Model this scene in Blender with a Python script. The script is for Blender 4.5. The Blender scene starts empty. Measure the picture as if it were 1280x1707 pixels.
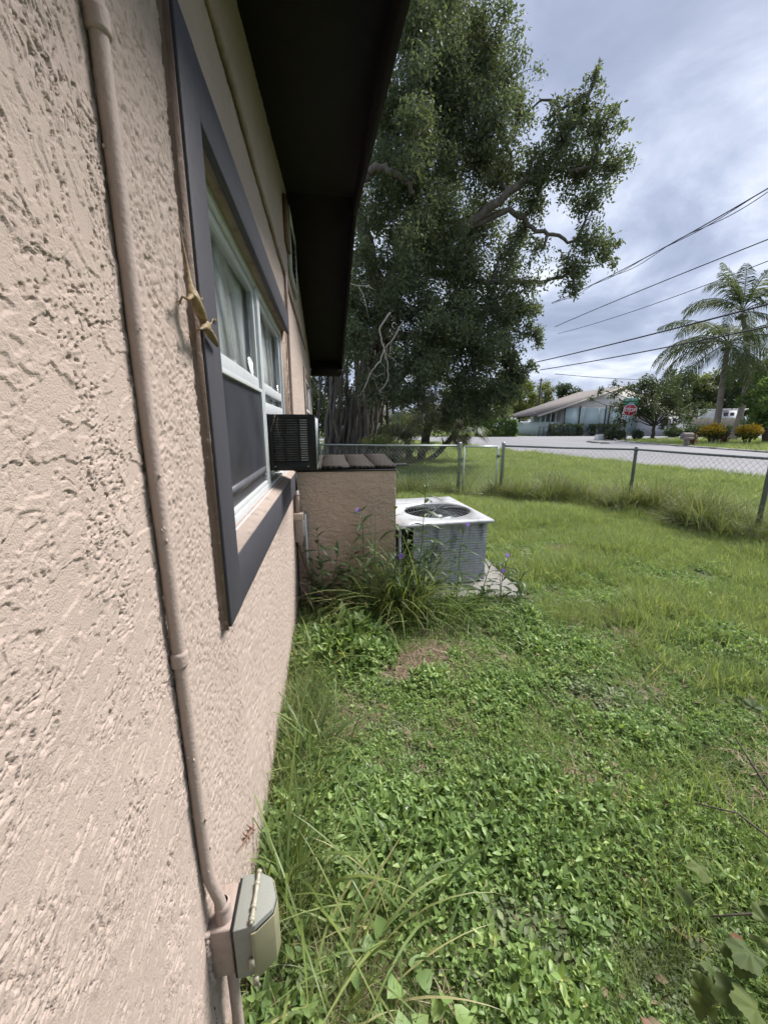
import bpy, math, random
import numpy as np
from mathutils import Vector, Matrix

random.seed(11)
RNG = np.random.default_rng(11)
S = bpy.context.scene
COL = S.collection
PI = math.pi

# ------------------------------------------------------------------ camera
CAM = np.array([.27, 0.0, 1.45])
PITCH = math.atan(142.5 / 640.0)
YAW = math.radians(8.16)
cd = bpy.data.cameras.new('camera')
cd.sensor_fit = 'HORIZONTAL'
cd.sensor_width = 36.0
cd.lens = 18.0
cd.clip_start = 0.02
cd.clip_end = 2000.0
cam = bpy.data.objects.new('camera', cd)
cam.location = CAM
cam.rotation_euler = (PI / 2 - PITCH, 0, -YAW)
COL.objects.link(cam)
S.camera = cam

# ------------------------------------------------------------------ light
SUN_EL, SUN_AZ = math.radians(52), math.radians(67)     # azimuth measured from +Y towards +X
sd = bpy.data.lights.new('sun', 'SUN')
sd.energy = 1.5
sd.angle = math.radians(22)
sd.color = (1.0, .97, .925)
so = bpy.data.objects.new('sun', sd)
sv = Vector((math.cos(SUN_EL) * math.sin(SUN_AZ), math.cos(SUN_EL) * math.cos(SUN_AZ), math.sin(SUN_EL)))
so.rotation_euler = (-sv).to_track_quat('-Z', 'Y').to_euler()
so.location = (20, 12, 30)
COL.objects.link(so)

W = bpy.data.worlds.new('World')
S.world = W
W.use_nodes = True
wt = W.node_tree
wt.nodes.clear()


def NN(t, typ, **kw):
    n = t.nodes.new(typ)
    for k, v in kw.items():
        setattr(n, k, v)
    return n


def world_sky():
    t = wt
    L = t.links.new
    out = NN(t, 'ShaderNodeOutputWorld')
    sky = NN(t, 'ShaderNodeTexSky', sky_type='NISHITA', sun_disc=False)
    sky.sun_elevation = SUN_EL
    sky.sun_rotation = SUN_AZ
    sky.dust_density = 2.0
    bg1 = NN(t, 'ShaderNodeBackground')
    bg1.inputs[1].default_value = .06
    L(sky.outputs[0], bg1.inputs[0])
    tc = NN(t, 'ShaderNodeTexCoord')
    sep = NN(t, 'ShaderNodeSeparateXYZ')
    L(tc.outputs['Generated'], sep.inputs[0])
    mx = NN(t, 'ShaderNodeMath', operation='MAXIMUM')
    mx.inputs[1].default_value = 0.0
    L(sep.outputs[2], mx.inputs[0])
    ad = NN(t, 'ShaderNodeMath', operation='ADD')
    ad.inputs[1].default_value = .22
    L(mx.outputs[0], ad.inputs[0])
    dx = NN(t, 'ShaderNodeMath', operation='DIVIDE')
    dy = NN(t, 'ShaderNodeMath', operation='DIVIDE')
    L(sep.outputs[0], dx.inputs[0]); L(ad.outputs[0], dx.inputs[1])
    L(sep.outputs[1], dy.inputs[0]); L(ad.outputs[0], dy.inputs[1])
    cb = NN(t, 'ShaderNodeCombineXYZ')
    L(dx.outputs[0], cb.inputs[0]); L(dy.outputs[0], cb.inputs[1])
    n1 = NN(t, 'ShaderNodeTexNoise')
    n1.inputs['Scale'].default_value = 1.9
    n1.inputs['Detail'].default_value = 7
    n1.inputs['Roughness'].default_value = .56
    n1.inputs['Distortion'].default_value = .35
    L(cb.outputs[0], n1.inputs['Vector'])
    cr = NN(t, 'ShaderNodeValToRGB')
    cr.color_ramp.interpolation = 'B_SPLINE'
    e = cr.color_ramp.elements
    e[0].position = .32; e[0].color = (.31, .37, .52, 1)
    e[1].position = .74; e[1].color = (1.0, 1.04, 1.12, 1)
    m = e.new(.45); m.color = (.43, .49, .66, 1)
    m = e.new(.54); m.color = (.58, .65, .82, 1)
    m = e.new(.62); m.color = (.78, .84, .98, 1)
    L(n1.outputs[0], cr.inputs[0])
    bg2 = NN(t, 'ShaderNodeBackground')
    bg2.inputs[1].default_value = SKY_STRENGTH
    L(cr.outputs[0], bg2.inputs[0])
    mix = NN(t, 'ShaderNodeMixShader')
    mix.inputs[0].default_value = .95
    L(bg1.outputs[0], mix.inputs[1]); L(bg2.outputs[0], mix.inputs[2])
    L(mix.outputs[0], out.inputs[0])


SKY_STRENGTH = .21
world_sky()
S.view_settings.view_transform = 'Standard'
S.view_settings.look = 'None'
S.view_settings.gamma = 1.0
S.view_settings.use_curve_mapping = False
S.view_settings.exposure = 2.35
S.render.engine = 'CYCLES'
S.cycles.max_bounces = 4
S.cycles.caustics_reflective = False
S.cycles.caustics_refractive = False
S.cycles.use_adaptive_sampling = True
S.cycles.adaptive_threshold = .03
S.cycles.diffuse_bounces = 2
S.cycles.glossy_bounces = 2
S.cycles.transmission_bounces = 4
S.cycles.transparent_max_bounces = 8
S.cycles.use_denoising = True

# ------------------------------------------------------------------ pixel of the photograph -> point of the place
_F = np.array([math.sin(YAW) * math.cos(PITCH), math.cos(YAW) * math.cos(PITCH), -math.sin(PITCH)])
_R = np.array([math.cos(YAW), -math.sin(YAW), 0])
_U = np.cross(_R, _F)


def ray(x, y):
    return _F + _R * (x - 640) / 640 - _U * (y - 853.5) / 640


def atX(x, y, X):
    d = ray(x, y)
    return CAM + d * (X - CAM[0]) / d[0]


def atY(x, y, Y):
    d = ray(x, y)
    return CAM + d * Y / d[1]


def atZ(x, y, Z):
    d = ray(x, y)
    return CAM + d * (Z - CAM[2]) / d[2]


# ------------------------------------------------------------------ mesh helpers
ORG = {}


def mesh_from(name, V, Fs, smooth=False):
    V = np.asarray(V, dtype=np.float32).reshape(-1, 3)
    me = bpy.data.meshes.new(name)
    me.vertices.add(len(V))
    me.vertices.foreach_set('co', V.ravel())
    idx, starts, n = [], [], 0
    for F in Fs:
        F = np.asarray(F, dtype=np.int32)
        if F.size == 0:
            continue
        k = F.shape[1]
        idx.append(F.ravel())
        starts.append(n + np.arange(len(F), dtype=np.int32) * k)
        n += F.size
    idx = np.concatenate(idx)
    starts = np.concatenate(starts).astype(np.int32)
    me.loops.add(n)
    me.loops.foreach_set('vertex_index', idx)
    me.polygons.add(len(starts))
    me.polygons.foreach_set('loop_start', starts)
    if smooth:
        me.polygons.foreach_set('use_smooth', np.ones(len(starts), dtype=bool))
    me.update(calc_edges=True)
    return me


class MB:
    def __init__(s):
        s.V, s.F, s.n = [], {}, 0

    def add(s, V, *Fs):
        V = np.asarray(V, dtype=float).reshape(-1, 3)
        for F in Fs:
            F = np.asarray(F, dtype=int)
            if F.size:
                s.F.setdefault(F.shape[1], []).append(F + s.n)
        s.V.append(V)
        s.n += len(V)
        return s

    def box(s, x0, x1, y0, y1, z0, z1):
        V = [(x, y, z) for z in (z0, z1) for y in (y0, y1) for x in (x0, x1)]
        return s.add(V, [(0, 2, 3, 1), (4, 5, 7, 6), (0, 1, 5, 4), (2, 6, 7, 3), (0, 4, 6, 2), (1, 3, 7, 5)])

    def hexa(s, B, T):          # four bottom points (counter-clockwise from above) and four top points
        return s.add(list(B) + list(T), [(3, 2, 1, 0), (4, 5, 6, 7), (0, 1, 5, 4), (1, 2, 6, 5), (2, 3, 7, 6), (3, 0, 4, 7)])

    def obox(s, c, ax, ay, az):  # centre and three half-axis vectors
        c, ax, ay, az = map(np.asarray, (c, ax, ay, az))
        B = [c - ax - ay - az, c + ax - ay - az, c + ax + ay - az, c - ax + ay - az]
        T = [p + 2 * az for p in B]
        return s.hexa(B, T)

    def prism(s, pts, off):
        pts = np.asarray(pts, float)
        n = len(pts)
        V = np.vstack([pts, pts + np.asarray(off, float)])
        q = [(i, (i + 1) % n, n + (i + 1) % n, n + i) for i in range(n)]
        s.add(V, q)
        k = s.n - 2 * n
        s.F.setdefault(n, []).append(np.array([list(range(n))[::-1]]) + k)
        s.F.setdefault(n, []).append(np.array([list(range(n, 2 * n))]) + k)
        return s

    def tube(s, path, r, n=8, cap=True):
        P = np.asarray(path, float)
        m = len(P)
        r = np.broadcast_to(np.asarray(r, float), (m,))
        T = np.gradient(P, axis=0)
        T /= np.linalg.norm(T, axis=1)[:, None] + 1e-12
        up = np.array([0, 0, 1.0]) if abs(T[0][2]) < .9 else np.array([1.0, 0, 0])
        a = np.cross(T[0], up)
        a /= np.linalg.norm(a)
        V = []
        ang = np.arange(n) * 2 * PI / n
        for i in range(m):
            a = a - T[i] * (a @ T[i])
            a /= np.linalg.norm(a) + 1e-12
            b = np.cross(T[i], a)
            V.append(P[i] + r[i] * (np.cos(ang)[:, None] * a + np.sin(ang)[:, None] * b))
        V = np.vstack(V)
        q = []
        for i in range(m - 1):
            for j in range(n):
                k = (j + 1) % n
                q.append((i * n + j, i * n + k, (i + 1) * n + k, (i + 1) * n + j))
        s.add(V, q)
        if cap:
            k = s.n - m * n
            s.F.setdefault(n, []).append(np.array([list(range(n))[::-1]]) + k)
            s.F.setdefault(n, []).append(np.array([list(range((m - 1) * n, m * n))]) + k)
        return s

    def lathe(s, c, prof, n=24):
        V, q = [], []
        for r, z in prof:
            for j in range(n):
                a = j * 2 * PI / n
                V.append((c[0] + r * math.cos(a), c[1] + r * math.sin(a), c[2] + z))
        for i in range(len(prof) - 1):
            for j in range(n):
                k = (j + 1) % n
                q.append((i * n + j, i * n + k, (i + 1) * n + k, (i + 1) * n + j))
        return s.add(V, q)

    def build(s, name, mat, parent=None, smooth=False, bevel=0, org=None):
        V = np.vstack(s.V)
        if parent is not None:
            V = V - ORG[parent.name]
        elif org is not None:
            V = V - np.asarray(org, float)
        Fs = [np.vstack(f) for f in s.F.values()]
        me = mesh_from(name, V, Fs, smooth)
        me.materials.append(mat)
        o = bpy.data.objects.new(name, me)
        COL.objects.link(o)
        if parent is not None:
            o.parent = parent
            ORG[o.name] = ORG[parent.name]
        else:
            o.location = org if org is not None else (0, 0, 0)
            ORG[o.name] = np.array(o.location)
        if bevel:
            b = o.modifiers.new('bevel', 'BEVEL')
            b.width = bevel
            b.segments = 2
            b.limit_method = 'ANGLE'
        return o


def tag(o, label=None, cat=None, group=None, kind=None):
    if label: o['label'] = label
    if cat: o['category'] = cat
    if group: o['group'] = group
    if kind: o['kind'] = kind
    return o


def thing(name, label, cat, loc=(0, 0, 0), group=None):
    o = bpy.data.objects.new(name, None)
    o.empty_display_size = .1
    o.location = loc
    COL.objects.link(o)
    ORG[o.name] = np.array(loc, float)
    return tag(o, label, cat, group)


def copy_tree(o, parent=None):
    c = o.copy()
    COL.objects.link(c)
    if parent is not None:
        c.parent = parent
    for ch in list(o.children):
        copy_tree(ch, c)
    return c


def dup(root, loc, rotz=0, scale=1, label=None):
    r = copy_tree(root)
    r.location = loc
    r.rotation_euler = (0, 0, rotz)
    r.scale = (scale,) * 3 if not hasattr(scale, '__len__') else scale
    if label:
        r['label'] = label
    return r


def rot(ax, a):
    return np.array(Matrix.Rotation(a, 3, ax))


def sstep(a, b, x):
    t = np.clip((x - a) / (b - a), 0, 1)
    return t * t * (3 - 2 * t)


# ------------------------------------------------------------------ numpy gradient noise
def gnoise(x, y, seed=0):
    xi = np.floor(x).astype(np.int64); yi = np.floor(y).astype(np.int64)
    xf = x - xi; yf = y - yi

    def grad(ix, iy, dx, dy):
        h = (ix * 374761393 + iy * 668265263 + seed * 974634777) & 0xffffffff
        h = ((h ^ (h >> 13)) * 1274126177) & 0xffffffff
        h = (h ^ (h >> 16)) & 0xffff
        a = h * (2 * PI / 65536)
        return np.cos(a) * dx + np.sin(a) * dy
    u = xf * xf * xf * (xf * (xf * 6 - 15) + 10)
    v = yf * yf * yf * (yf * (yf * 6 - 15) + 10)
    a = grad(xi, yi, xf, yf); b = grad(xi + 1, yi, xf - 1, yf)
    c = grad(xi, yi + 1, xf, yf - 1); d = grad(xi + 1, yi + 1, xf - 1, yf - 1)
    return ((a + u * (b - a)) + v * ((c + u * (d - c)) - (a + u * (b - a)))) * 1.5


def fbm(x, y, o=4, seed=0, gain=.5):
    s, a, f = 0, 1, 1
    for k in range(o):
        s = s + a * gnoise(x * f, y * f, seed + k * 17)
        a *= gain; f *= 2.03
    return s


# ------------------------------------------------------------------ materials
def new_mat(name):
    m = bpy.data.materials.new(name)
    m.use_nodes = True
    t = m.node_tree
    return m, t, t.nodes['Principled BSDF'], t.links.new


def c4(c, k=1.0):
    return (c[0] * k, c[1] * k, c[2] * k, 1)


def pmat(name, col, rough=.6, var=.12, scale=12, bump=0, bscale=60, metal=0, spec=.4, dirt=None, dirt_scale=3, dirt_lo=.5, dirt_hi=.7, stretch=(1, 1, 1), col2=None):
    m, t, b, L = new_mat(name)
    tc = NN(t, 'ShaderNodeTexCoord')
    mp = NN(t, 'ShaderNodeMapping')
    mp.inputs['Scale'].default_value = stretch
    L(tc.outputs['Object'], mp.inputs[0])
    n = NN(t, 'ShaderNodeTexNoise')
    n.inputs['Scale'].default_value = scale
    n.inputs['Detail'].default_value = 6
    n.inputs['Roughness'].default_value = .6
    L(mp.outputs[0], n.inputs['Vector'])
    r = NN(t, 'ShaderNodeValToRGB')
    r.color_ramp.elements[0].position = .3
    r.color_ramp.elements[1].position = .7
    r.color_ramp.elements[0].color = c4(col, 1 - var)
    r.color_ramp.elements[1].color = c4(col2) if col2 else c4(col, 1 + var)
    L(n.outputs[0], r.inputs[0])
    c = r.outputs[0]
    if dirt:
        n2 = NN(t, 'ShaderNodeTexNoise')
        n2.inputs['Scale'].default_value = dirt_scale
        n2.inputs['Detail'].default_value = 8
        n2.inputs['Roughness'].default_value = .65
        L(mp.outputs[0], n2.inputs['Vector'])
        r2 = NN(t, 'ShaderNodeMapRange')
        r2.inputs['From Min'].default_value = dirt_lo
        r2.inputs['From Max'].default_value = dirt_hi
        L(n2.outputs[0], r2.inputs[0])
        mx = NN(t, 'ShaderNodeMix', data_type='RGBA')
        L(r2.outputs[0], mx.inputs[0])
        L(c, mx.inputs[6])
        mx.inputs[7].default_value = c4(dirt)
        c = mx.outputs[2]
    L(c, b.inputs['Base Color'])
    b.inputs['Roughness'].default_value = rough
    b.inputs['Metallic'].default_value = metal
    b.inputs['Specular IOR Level'].default_value = spec
    if bump:
        n3 = NN(t, 'ShaderNodeTexNoise')
        n3.inputs['Scale'].default_value = bscale
        n3.inputs['Detail'].default_value = 5
        L(mp.outputs[0], n3.inputs['Vector'])
        bp = NN(t, 'ShaderNodeBump')
        bp.inputs['Strength'].default_value = bump
        bp.inputs['Distance'].default_value = .004
        L(n3.outputs[0], bp.inputs['Height'])
        L(bp.outputs[0], b.inputs['Normal'])
    return m


def leafmat(name, cols, rough=.42, trans=.3, spec=.35, patch=0, patch_scale=.8):
    """leaf colours spread over the leaves (one random value for each leaf and each plant)"""
    m, t, b, L = new_mat(name)
    g = NN(t, 'ShaderNodeNewGeometry')
    oi = NN(t, 'ShaderNodeObjectInfo')
    a = NN(t, 'ShaderNodeMath', operation='MULTIPLY'); a.inputs[1].default_value = .65
    c = NN(t, 'ShaderNodeMath', operation='MULTIPLY'); c.inputs[1].default_value = .35
    L(g.outputs['Random Per Island'], a.inputs[0]); L(oi.outputs['Random'], c.inputs[0])
    s = NN(t, 'ShaderNodeMath', operation='ADD')
    L(a.outputs[0], s.inputs[0]); L(c.outputs[0], s.inputs[1])
    fac = s.outputs[0]
    if patch:
        n = NN(t, 'ShaderNodeTexNoise')
        n.inputs['Scale'].default_value = patch_scale
        n.inputs['Detail'].default_value = 3
        L(g.outputs['Position'], n.inputs['Vector'])
        k = NN(t, 'ShaderNodeMath', operation='MULTIPLY_ADD')
        k.inputs[1].default_value = patch
        k.inputs[2].default_value = -patch * .5
        L(n.outputs[0], k.inputs[0])
        s2 = NN(t, 'ShaderNodeMath', operation='ADD', use_clamp=True)
        L(fac, s2.inputs[0]); L(k.outputs[0], s2.inputs[1])
        fac = s2.outputs[0]
    r = NN(t, 'ShaderNodeValToRGB')
    el = r.color_ramp.elements
    el[0].position, el[0].color = cols[0][0], c4(cols[0][1])
    el[1].position, el[1].color = cols[-1][0], c4(cols[-1][1])
    for p, cc in cols[1:-1]:
        e = el.new(p); e.color = c4(cc)
    L(fac, r.inputs[0])
    L(r.outputs[0], b.inputs['Base Color'])
    b.inputs['Roughness'].default_value = rough
    b.inputs['Specular IOR Level'].default_value = spec
    tr = NN(t, 'ShaderNodeBsdfTranslucent')
    hs = NN(t, 'ShaderNodeMix', data_type='RGBA', blend_type='MULTIPLY')
    hs.inputs[0].default_value = 1
    hs.inputs[7].default_value = (1.12, 1.12, .62, 1)
    L(r.outputs[0], hs.inputs[6]); L(hs.outputs[2], tr.inputs[0])
    mx = NN(t, 'ShaderNodeMixShader'); mx.inputs[0].default_value = trans
    L(b.outputs[0], mx.inputs[1]); L(tr.outputs[0], mx.inputs[2])
    L(mx.outputs[0], t.nodes['Material Output'].inputs[0])
    return m


M = {}
M['stucco'] = pmat('stucco_paint', (.405, .325, .280), .78, .06, 3.0, .4, 500, spec=.25, dirt=(.335, .268, .240), dirt_scale=2.2, dirt_lo=.60, dirt_hi=.85)
M['stucco_dark'] = pmat('enclosure_paint', (.58, .445, .345), .75, .08, 4.0, .25, 300, spec=.25, dirt=(.27, .21, .17), dirt_scale=3.0, dirt_lo=.55, dirt_hi=.85)
M['conduit'] = pmat('conduit_paint', (.36, .285, .25), .72, .07, 30, .35, 160, spec=.4, dirt=(.30, .24, .21), dirt_scale=14, dirt_lo=.58, dirt_hi=.75)
M['trim'] = pmat('charcoal_trim', (.052, .05, .062), .6, .25, 260, .5, 420, spec=.4, dirt=(.15, .145, .15), dirt_scale=90, dirt_lo=.68, dirt_hi=.76)
M['trim_side'] = pmat('trim_edge_brown', (.17, .12, .095), .7, .2, 40, .4, 200, dirt=(.40, .33, .28), dirt_scale=30, dirt_lo=.6, dirt_hi=.68)
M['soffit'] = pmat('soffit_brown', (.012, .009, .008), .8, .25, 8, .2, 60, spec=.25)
M['white_frame'] = pmat('window_frame_white', (.53, .55, .565), .35, .05, 20, spec=.45, dirt=(.40, .41, .39), dirt_scale=14, dirt_lo=.60, dirt_hi=.80)
M['sill'] = pmat('sill_paint', (.33, .26, .22), .7, .12, 30, .5, 150, dirt=(.16, .13, .11), dirt_scale=22, dirt_lo=.55, dirt_hi=.70)
M['screen'] = pmat('insect_screen', (.035, .036, .045), .35, .3, 5, spec=.5)
M['curtain'] = pmat('curtain_cloth', (.80, .81, .79), .9, .1, 6)
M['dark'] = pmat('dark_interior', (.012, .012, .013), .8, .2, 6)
M['black_metal'] = pmat('black_ac_steel', (.008, .008, .009), .42, .3, 30, spec=.35, dirt=(.04, .037, .033), dirt_scale=28, dirt_lo=.62, dirt_hi=.78)
M['louver'] = pmat('louver_steel', (.10, .095, .088), .4, .35, 40, spec=.5)
M['white_plastic'] = pmat('white_plastic', (.70, .70, .68), .45, .06, 15)
M['screw'] = pmat('screw_steel', (.6, .6, .6), .3, .1, 40, metal=.8)
M['grey_plastic'] = pmat('grey_cover_plastic', (.225, .23, .205), .68, .05, 14, .12, 300, spec=.45, dirt=(.25, .26, .22), dirt_scale=14, dirt_lo=.55, dirt_hi=.75)
M['amber_plastic'] = pmat('aged_clear_plastic', (.25, .235, .15), .45, .1, 12, spec=.35)
M['foam'] = pmat('black_gasket', (.015, .015, .016), .8, .2, 40)
M['galv'] = pmat('galvanised_steel', (.30, .34, .34), .42, .18, 25, .1, 90, metal=.45, spec=.5)
M['galv_dark'] = pmat('weathered_steel', (.17, .19, .20), .5, .25, 25, .1, 90, metal=.4, spec=.5)
M['wire'] = pmat('fence_wire', (.40, .44, .44), .45, .1, 10, metal=.35)
M['concrete'] = pmat('slab_concrete', (.21, .20, .185), .85, .18, 9, .5, 60, dirt=(.20, .19, .16), dirt_scale=5, dirt_lo=.5, dirt_hi=.7)
M['asphalt'] = pmat('road_asphalt', (.185, .182, .192), .85, .10, .45, .3, 50, dirt=(.17, .165, .17), dirt_scale=.35, dirt_lo=.52, dirt_hi=.68, stretch=(1.6, .35, 1))
M['kerb'] = pmat('kerb_concrete', (.36, .35, .33), .85, .2, 2, dirt=(.10, .10, .08), dirt_scale=1.5, dirt_lo=.45, dirt_hi=.62)
M['drive'] = pmat('driveway_concrete', (.50, .48, .46), .85, .1, 1)
M['bark'] = pmat('banyan_bark', (.10, .085, .072), .85, .35, 6, .8, 16, stretch=(3, 3, .5), col2=(.19, .165, .14))
M['bark_dark'] = pmat('dark_bark', (.075, .062, .05), .85, .35, 6, .8, 16, stretch=(3, 3, .5))
M['bare_wood'] = pmat('bleached_wood', (.40, .36, .31), .85, .25, 8, .4, 30)
M['palm_bark'] = pmat('palm_trunk_bark', (.30, .26, .23), .85, .3, 3, .6, 12, stretch=(1, 1, 5))
M['wood_grey'] = pmat('mailbox_wood', (.22, .19, .17), .85, .25, 5, .4, 30)
# ================================================================== the ground
def gz(x, y):
    x = np.asarray(x, float); y = np.asarray(y, float)
    return .2 * np.maximum(sstep(10, 22, x), sstep(15, 32, y))


def soil_mat():
    m, t, b, L = new_mat('yard_soil')
    g = NN(t, 'ShaderNodeNewGeometry')
    def noise(sc, d=6, r=.6):
        n = NN(t, 'ShaderNodeTexNoise')
        n.inputs['Scale'].default_value = sc; n.inputs['Detail'].default_value = d; n.inputs['Roughness'].default_value = r
        L(g.outputs['Position'], n.inputs['Vector'])
        return n
    n1 = noise(1.1); n2 = noise(45, 4)
    r1 = NN(t, 'ShaderNodeValToRGB')
    e = r1.color_ramp.elements
    e[0].position = .35; e[0].color = (.085, .095, .045, 1)
    e[1].position = .7; e[1].color = (.16, .19, .075, 1)
    L(n1.outputs[0], r1.inputs[0])
    r2 = NN(t, 'ShaderNodeValToRGB')
    e = r2.color_ramp.elements
    e[0].position = .35; e[0].color = (.35, .35, .35, 1)
    e[1].position = .68; e[1].color = (1.2, 1.15, 1.1, 1)
    L(n2.outputs[0], r2.inputs[0])
    mx = NN(t, 'ShaderNodeMix', data_type='RGBA', blend_type='MULTIPLY')
    mx.inputs[0].default_value = 1
    L(r1.outputs[0], mx.inputs[6]); L(r2.outputs[0], mx.inputs[7])
    L(mx.outputs[2], b.inputs['Base Color'])
    b.inputs['Roughness'].default_value = .9
    b.inputs['Specular IOR Level'].default_value = .1
    bp = NN(t, 'ShaderNodeBump'); bp.inputs['Strength'].default_value = .6; bp.inputs['Distance'].default_value = .01
    L(n2.outputs[0], bp.inputs['Height']); L(bp.outputs[0], b.inputs['Normal'])
    return m


M['soil'] = soil_mat()


def sheet(name, xs, ys, zf, mat, kind='structure'):
    X, Y = np.meshgrid(xs, ys)
    Z = zf(X, Y)
    V = np.stack([X, Y, Z], -1).reshape(-1, 3)
    nx, ny = len(xs), len(ys)
    i = np.arange(nx - 1)[None, :] + np.arange(ny - 1)[:, None] * nx
    F = np.stack([i, i + 1, i + 1 + nx, i + nx], -1).reshape(-1, 4)
    mb = MB(); mb.add(V, F)
    return tag(mb.build(name, mat, smooth=True), kind=kind)


xs = np.concatenate([[-400, -150, -60, -25, -10, -3], np.arange(-.5, 12, .5), np.arange(12, 40, 1.5), [45, 60, 90, 150, 250, 450]])
ys = np.concatenate([[-300, -100, -40, -15, -5], np.arange(-2, 12, .5), np.arange(12, 60, 1.5), [65, 80, 110, 160, 250, 450, 700]])
sheet('ground', xs, ys, lambda x, y: gz(x, y) + .008 * fbm(x * 1.7, y * 1.7, 3, 5) * (np.hypot(x, y) < 14), M['soil'])

# the street: near edge and far edge, then the crossing street behind the tree
def strip(name, near, far, mat, dz, n=10, kind='structure'):
    near = np.array(near, float); far = np.array(far, float)
    t = np.linspace(0, 1, n)
    P = near[:, None, :] * (1 - t)[None, :, None] + far[:, None, :] * t[None, :, None]
    m = len(near)
    V = np.concatenate([P, gz(P[..., 0], P[..., 1])[..., None] + dz], -1).reshape(-1, 3)
    i = np.arange(n - 1)[None, :] + np.arange(m - 1)[:, None] * n
    F = np.stack([i, i + 1, i + 1 + n, i + n], -1).reshape(-1, 4)
    mb = MB(); mb.add(V, F)
    return tag(mb.build(name, mat, smooth=True), kind=kind)


def dens(pts, step=2.0):
    out = []
    for a, b in zip(pts[:-1], pts[1:]):
        a, b = np.array(a, float), np.array(b, float)
        k = max(1, int(np.linalg.norm(b - a) / step))
        out += [a + (b - a) * i / k for i in range(k)]
    return out + [np.array(pts[-1], float)]


near_edge = dens([(13.2, -20), (12.6, 0), (12.2, 9), (12.0, 14), (11.2, 19), (10.2, 24), (9.0, 31), (9.0, 36)])
ys_ = np.array([p[1] for p in near_edge])
far_edge = np.stack([np.interp(ys_, [-20, 0, 16, 25.7, 31, 34, 36], [19.2, 20.0, 21.2, 23.4, 25.2, 27.2, 30.5]), ys_], -1)
strip('street', near_edge, far_edge, M['asphalt'], .016, 14)
cx = np.array([-60, -30, -12, 0, 9, 14, 20, 26, 30.5, 36, 44, 54, 70, 110.])
strip('crossing_street', np.stack([cx, np.full_like(cx, 36.0)], -1), np.stack([cx, np.interp(cx, [-60, 14, 30, 110], [45, 46, 50, 54])], -1), M['asphalt'], .0165, 6)
# kerb at the corner on the far side, a real step
kp = [p for p in far_edge if p[1] > 2]
kb = MB()
for a, b in zip(kp[:-1], kp[1:]):
    za, zb = float(gz(*a)), float(gz(*b))
    B = [(a[0], a[1], za), (a[0] + .28, a[1], za), (b[0] + .28, b[1], zb), (b[0], b[1], zb)]
    kb.hexa(B, [(p[0], p[1], p[2] + .09) for p in B])
tag(kb.build('kerb', M['kerb']), kind='structure')
strip('driveway', [(30, 35.2), (36, 33.5), (44, 32.5), (56, 32.2)], [(30, 37), (36, 35.6), (44, 34.8), (56, 34.6)], M['drive'], .022, 4)

# ================================================================== the house with its stucco wall
HX0 = -7.0
Y_END = 7.3


def stucco(Yc, Zc, seed=3, amp=1.0):
    """relief of the trowelled plaster, in metres"""
    wy = Yc + .010 * fbm(Yc * 22, Zc * 22, 2, seed + 50)
    wz = Zc + .010 * fbm(Yc * 22, Zc * 22, 2, seed + 60)

    far = 1 + .9 * sstep(.88, 1.05, Yc)      # coarser strokes past the window edge

    def layer(al, sa, sc, sd, o):
        c, s = math.cos(al), math.sin(al)
        a = (wy * c + wz * s) / (sa * far)        # along the drag
        b = (-wy * s + wz * c) / (sc * far)       # across the drag
        return fbm(a, b, o, sd)
    w_up = sstep(1.5, 1.75, Zc)                       # upper wall: steep drags
    w_lo = sstep(1.35, 1.1, Zc) * sstep(.75, .6, Yc)  # lower left: diagonal drags
    w_ri = sstep(1.5, 1.2, Zc) * sstep(.6, .75, Yc)
    w_md = np.clip(1 - w_up - w_lo - w_ri, 0, 1)
    A = math.radians
    h1 = w_up * layer(A(104), .090, .027, seed, 4) + w_lo * layer(A(48), .090, .024, seed + 1, 4) + w_ri * layer(A(88), .045, .014, seed + 2, 4) + w_md * layer(A(20), .055, .034, seed + 3, 4)
    h2 = w_up * layer(A(100), .020, .0065, seed + 4, 3) + w_lo * layer(A(52), .020, .0060, seed + 5, 3) + w_ri * layer(A(90), .016, .0055, seed + 6, 3) + w_md * layer(A(60), .013, .0075, seed + 7, 3)
    h3 = w_up * layer(A(101), .0115, .0036, seed + 20, 2) + w_lo * layer(A(50), .0115, .0036, seed + 21, 2) + w_ri * layer(A(91), .0135, .0036, seed + 22, 2) + w_md * layer(A(35), .0085, .0050, seed + 23, 2)
    rough = sstep(-.08, .28, fbm(Yc * 9 + 3, Zc * 7, 3, seed + 8))
    rough = np.maximum(rough, .6 * sstep(.59, .62, Yc))
    plate = sstep(.0, .035, h1) * sstep(.8, .15, h1) * 1.3 + .6 * sstep(.42, .46, h1)
    crumbs = sstep(.26, .34, h2)
    pits = sstep(.40, .47, h3 + .17 * rough - .09 + .05 * sstep(.6, .62, Yc) - .05 * w_md)
    # thin crevices left where one stroke of plaster overlaps the next
    crev = sstep(.040, .006, np.abs(h1 + .02)) * sstep(-.1, .35, fbm(Yc * 16, Zc * 13, 3, seed + 30))
    grain = gnoise(Yc * 330, Zc * 330, seed + 9)
    h = .0014 * plate * (1 - .45 * w_lo - .4 * w_ri) + .0009 * crumbs * rough - .0056 * pits * (.22 + .78 * rough) - .0046 * crev * (1 - .45 * w_lo - .4 * w_ri) + .0003 * grain * rough + .0010 * rough + .0012 * fbm(Yc * 5, Zc * 5, 2, seed + 12)
    return h * amp * (1 - .05 * sstep(.88, 1.05, Yc))


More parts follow.
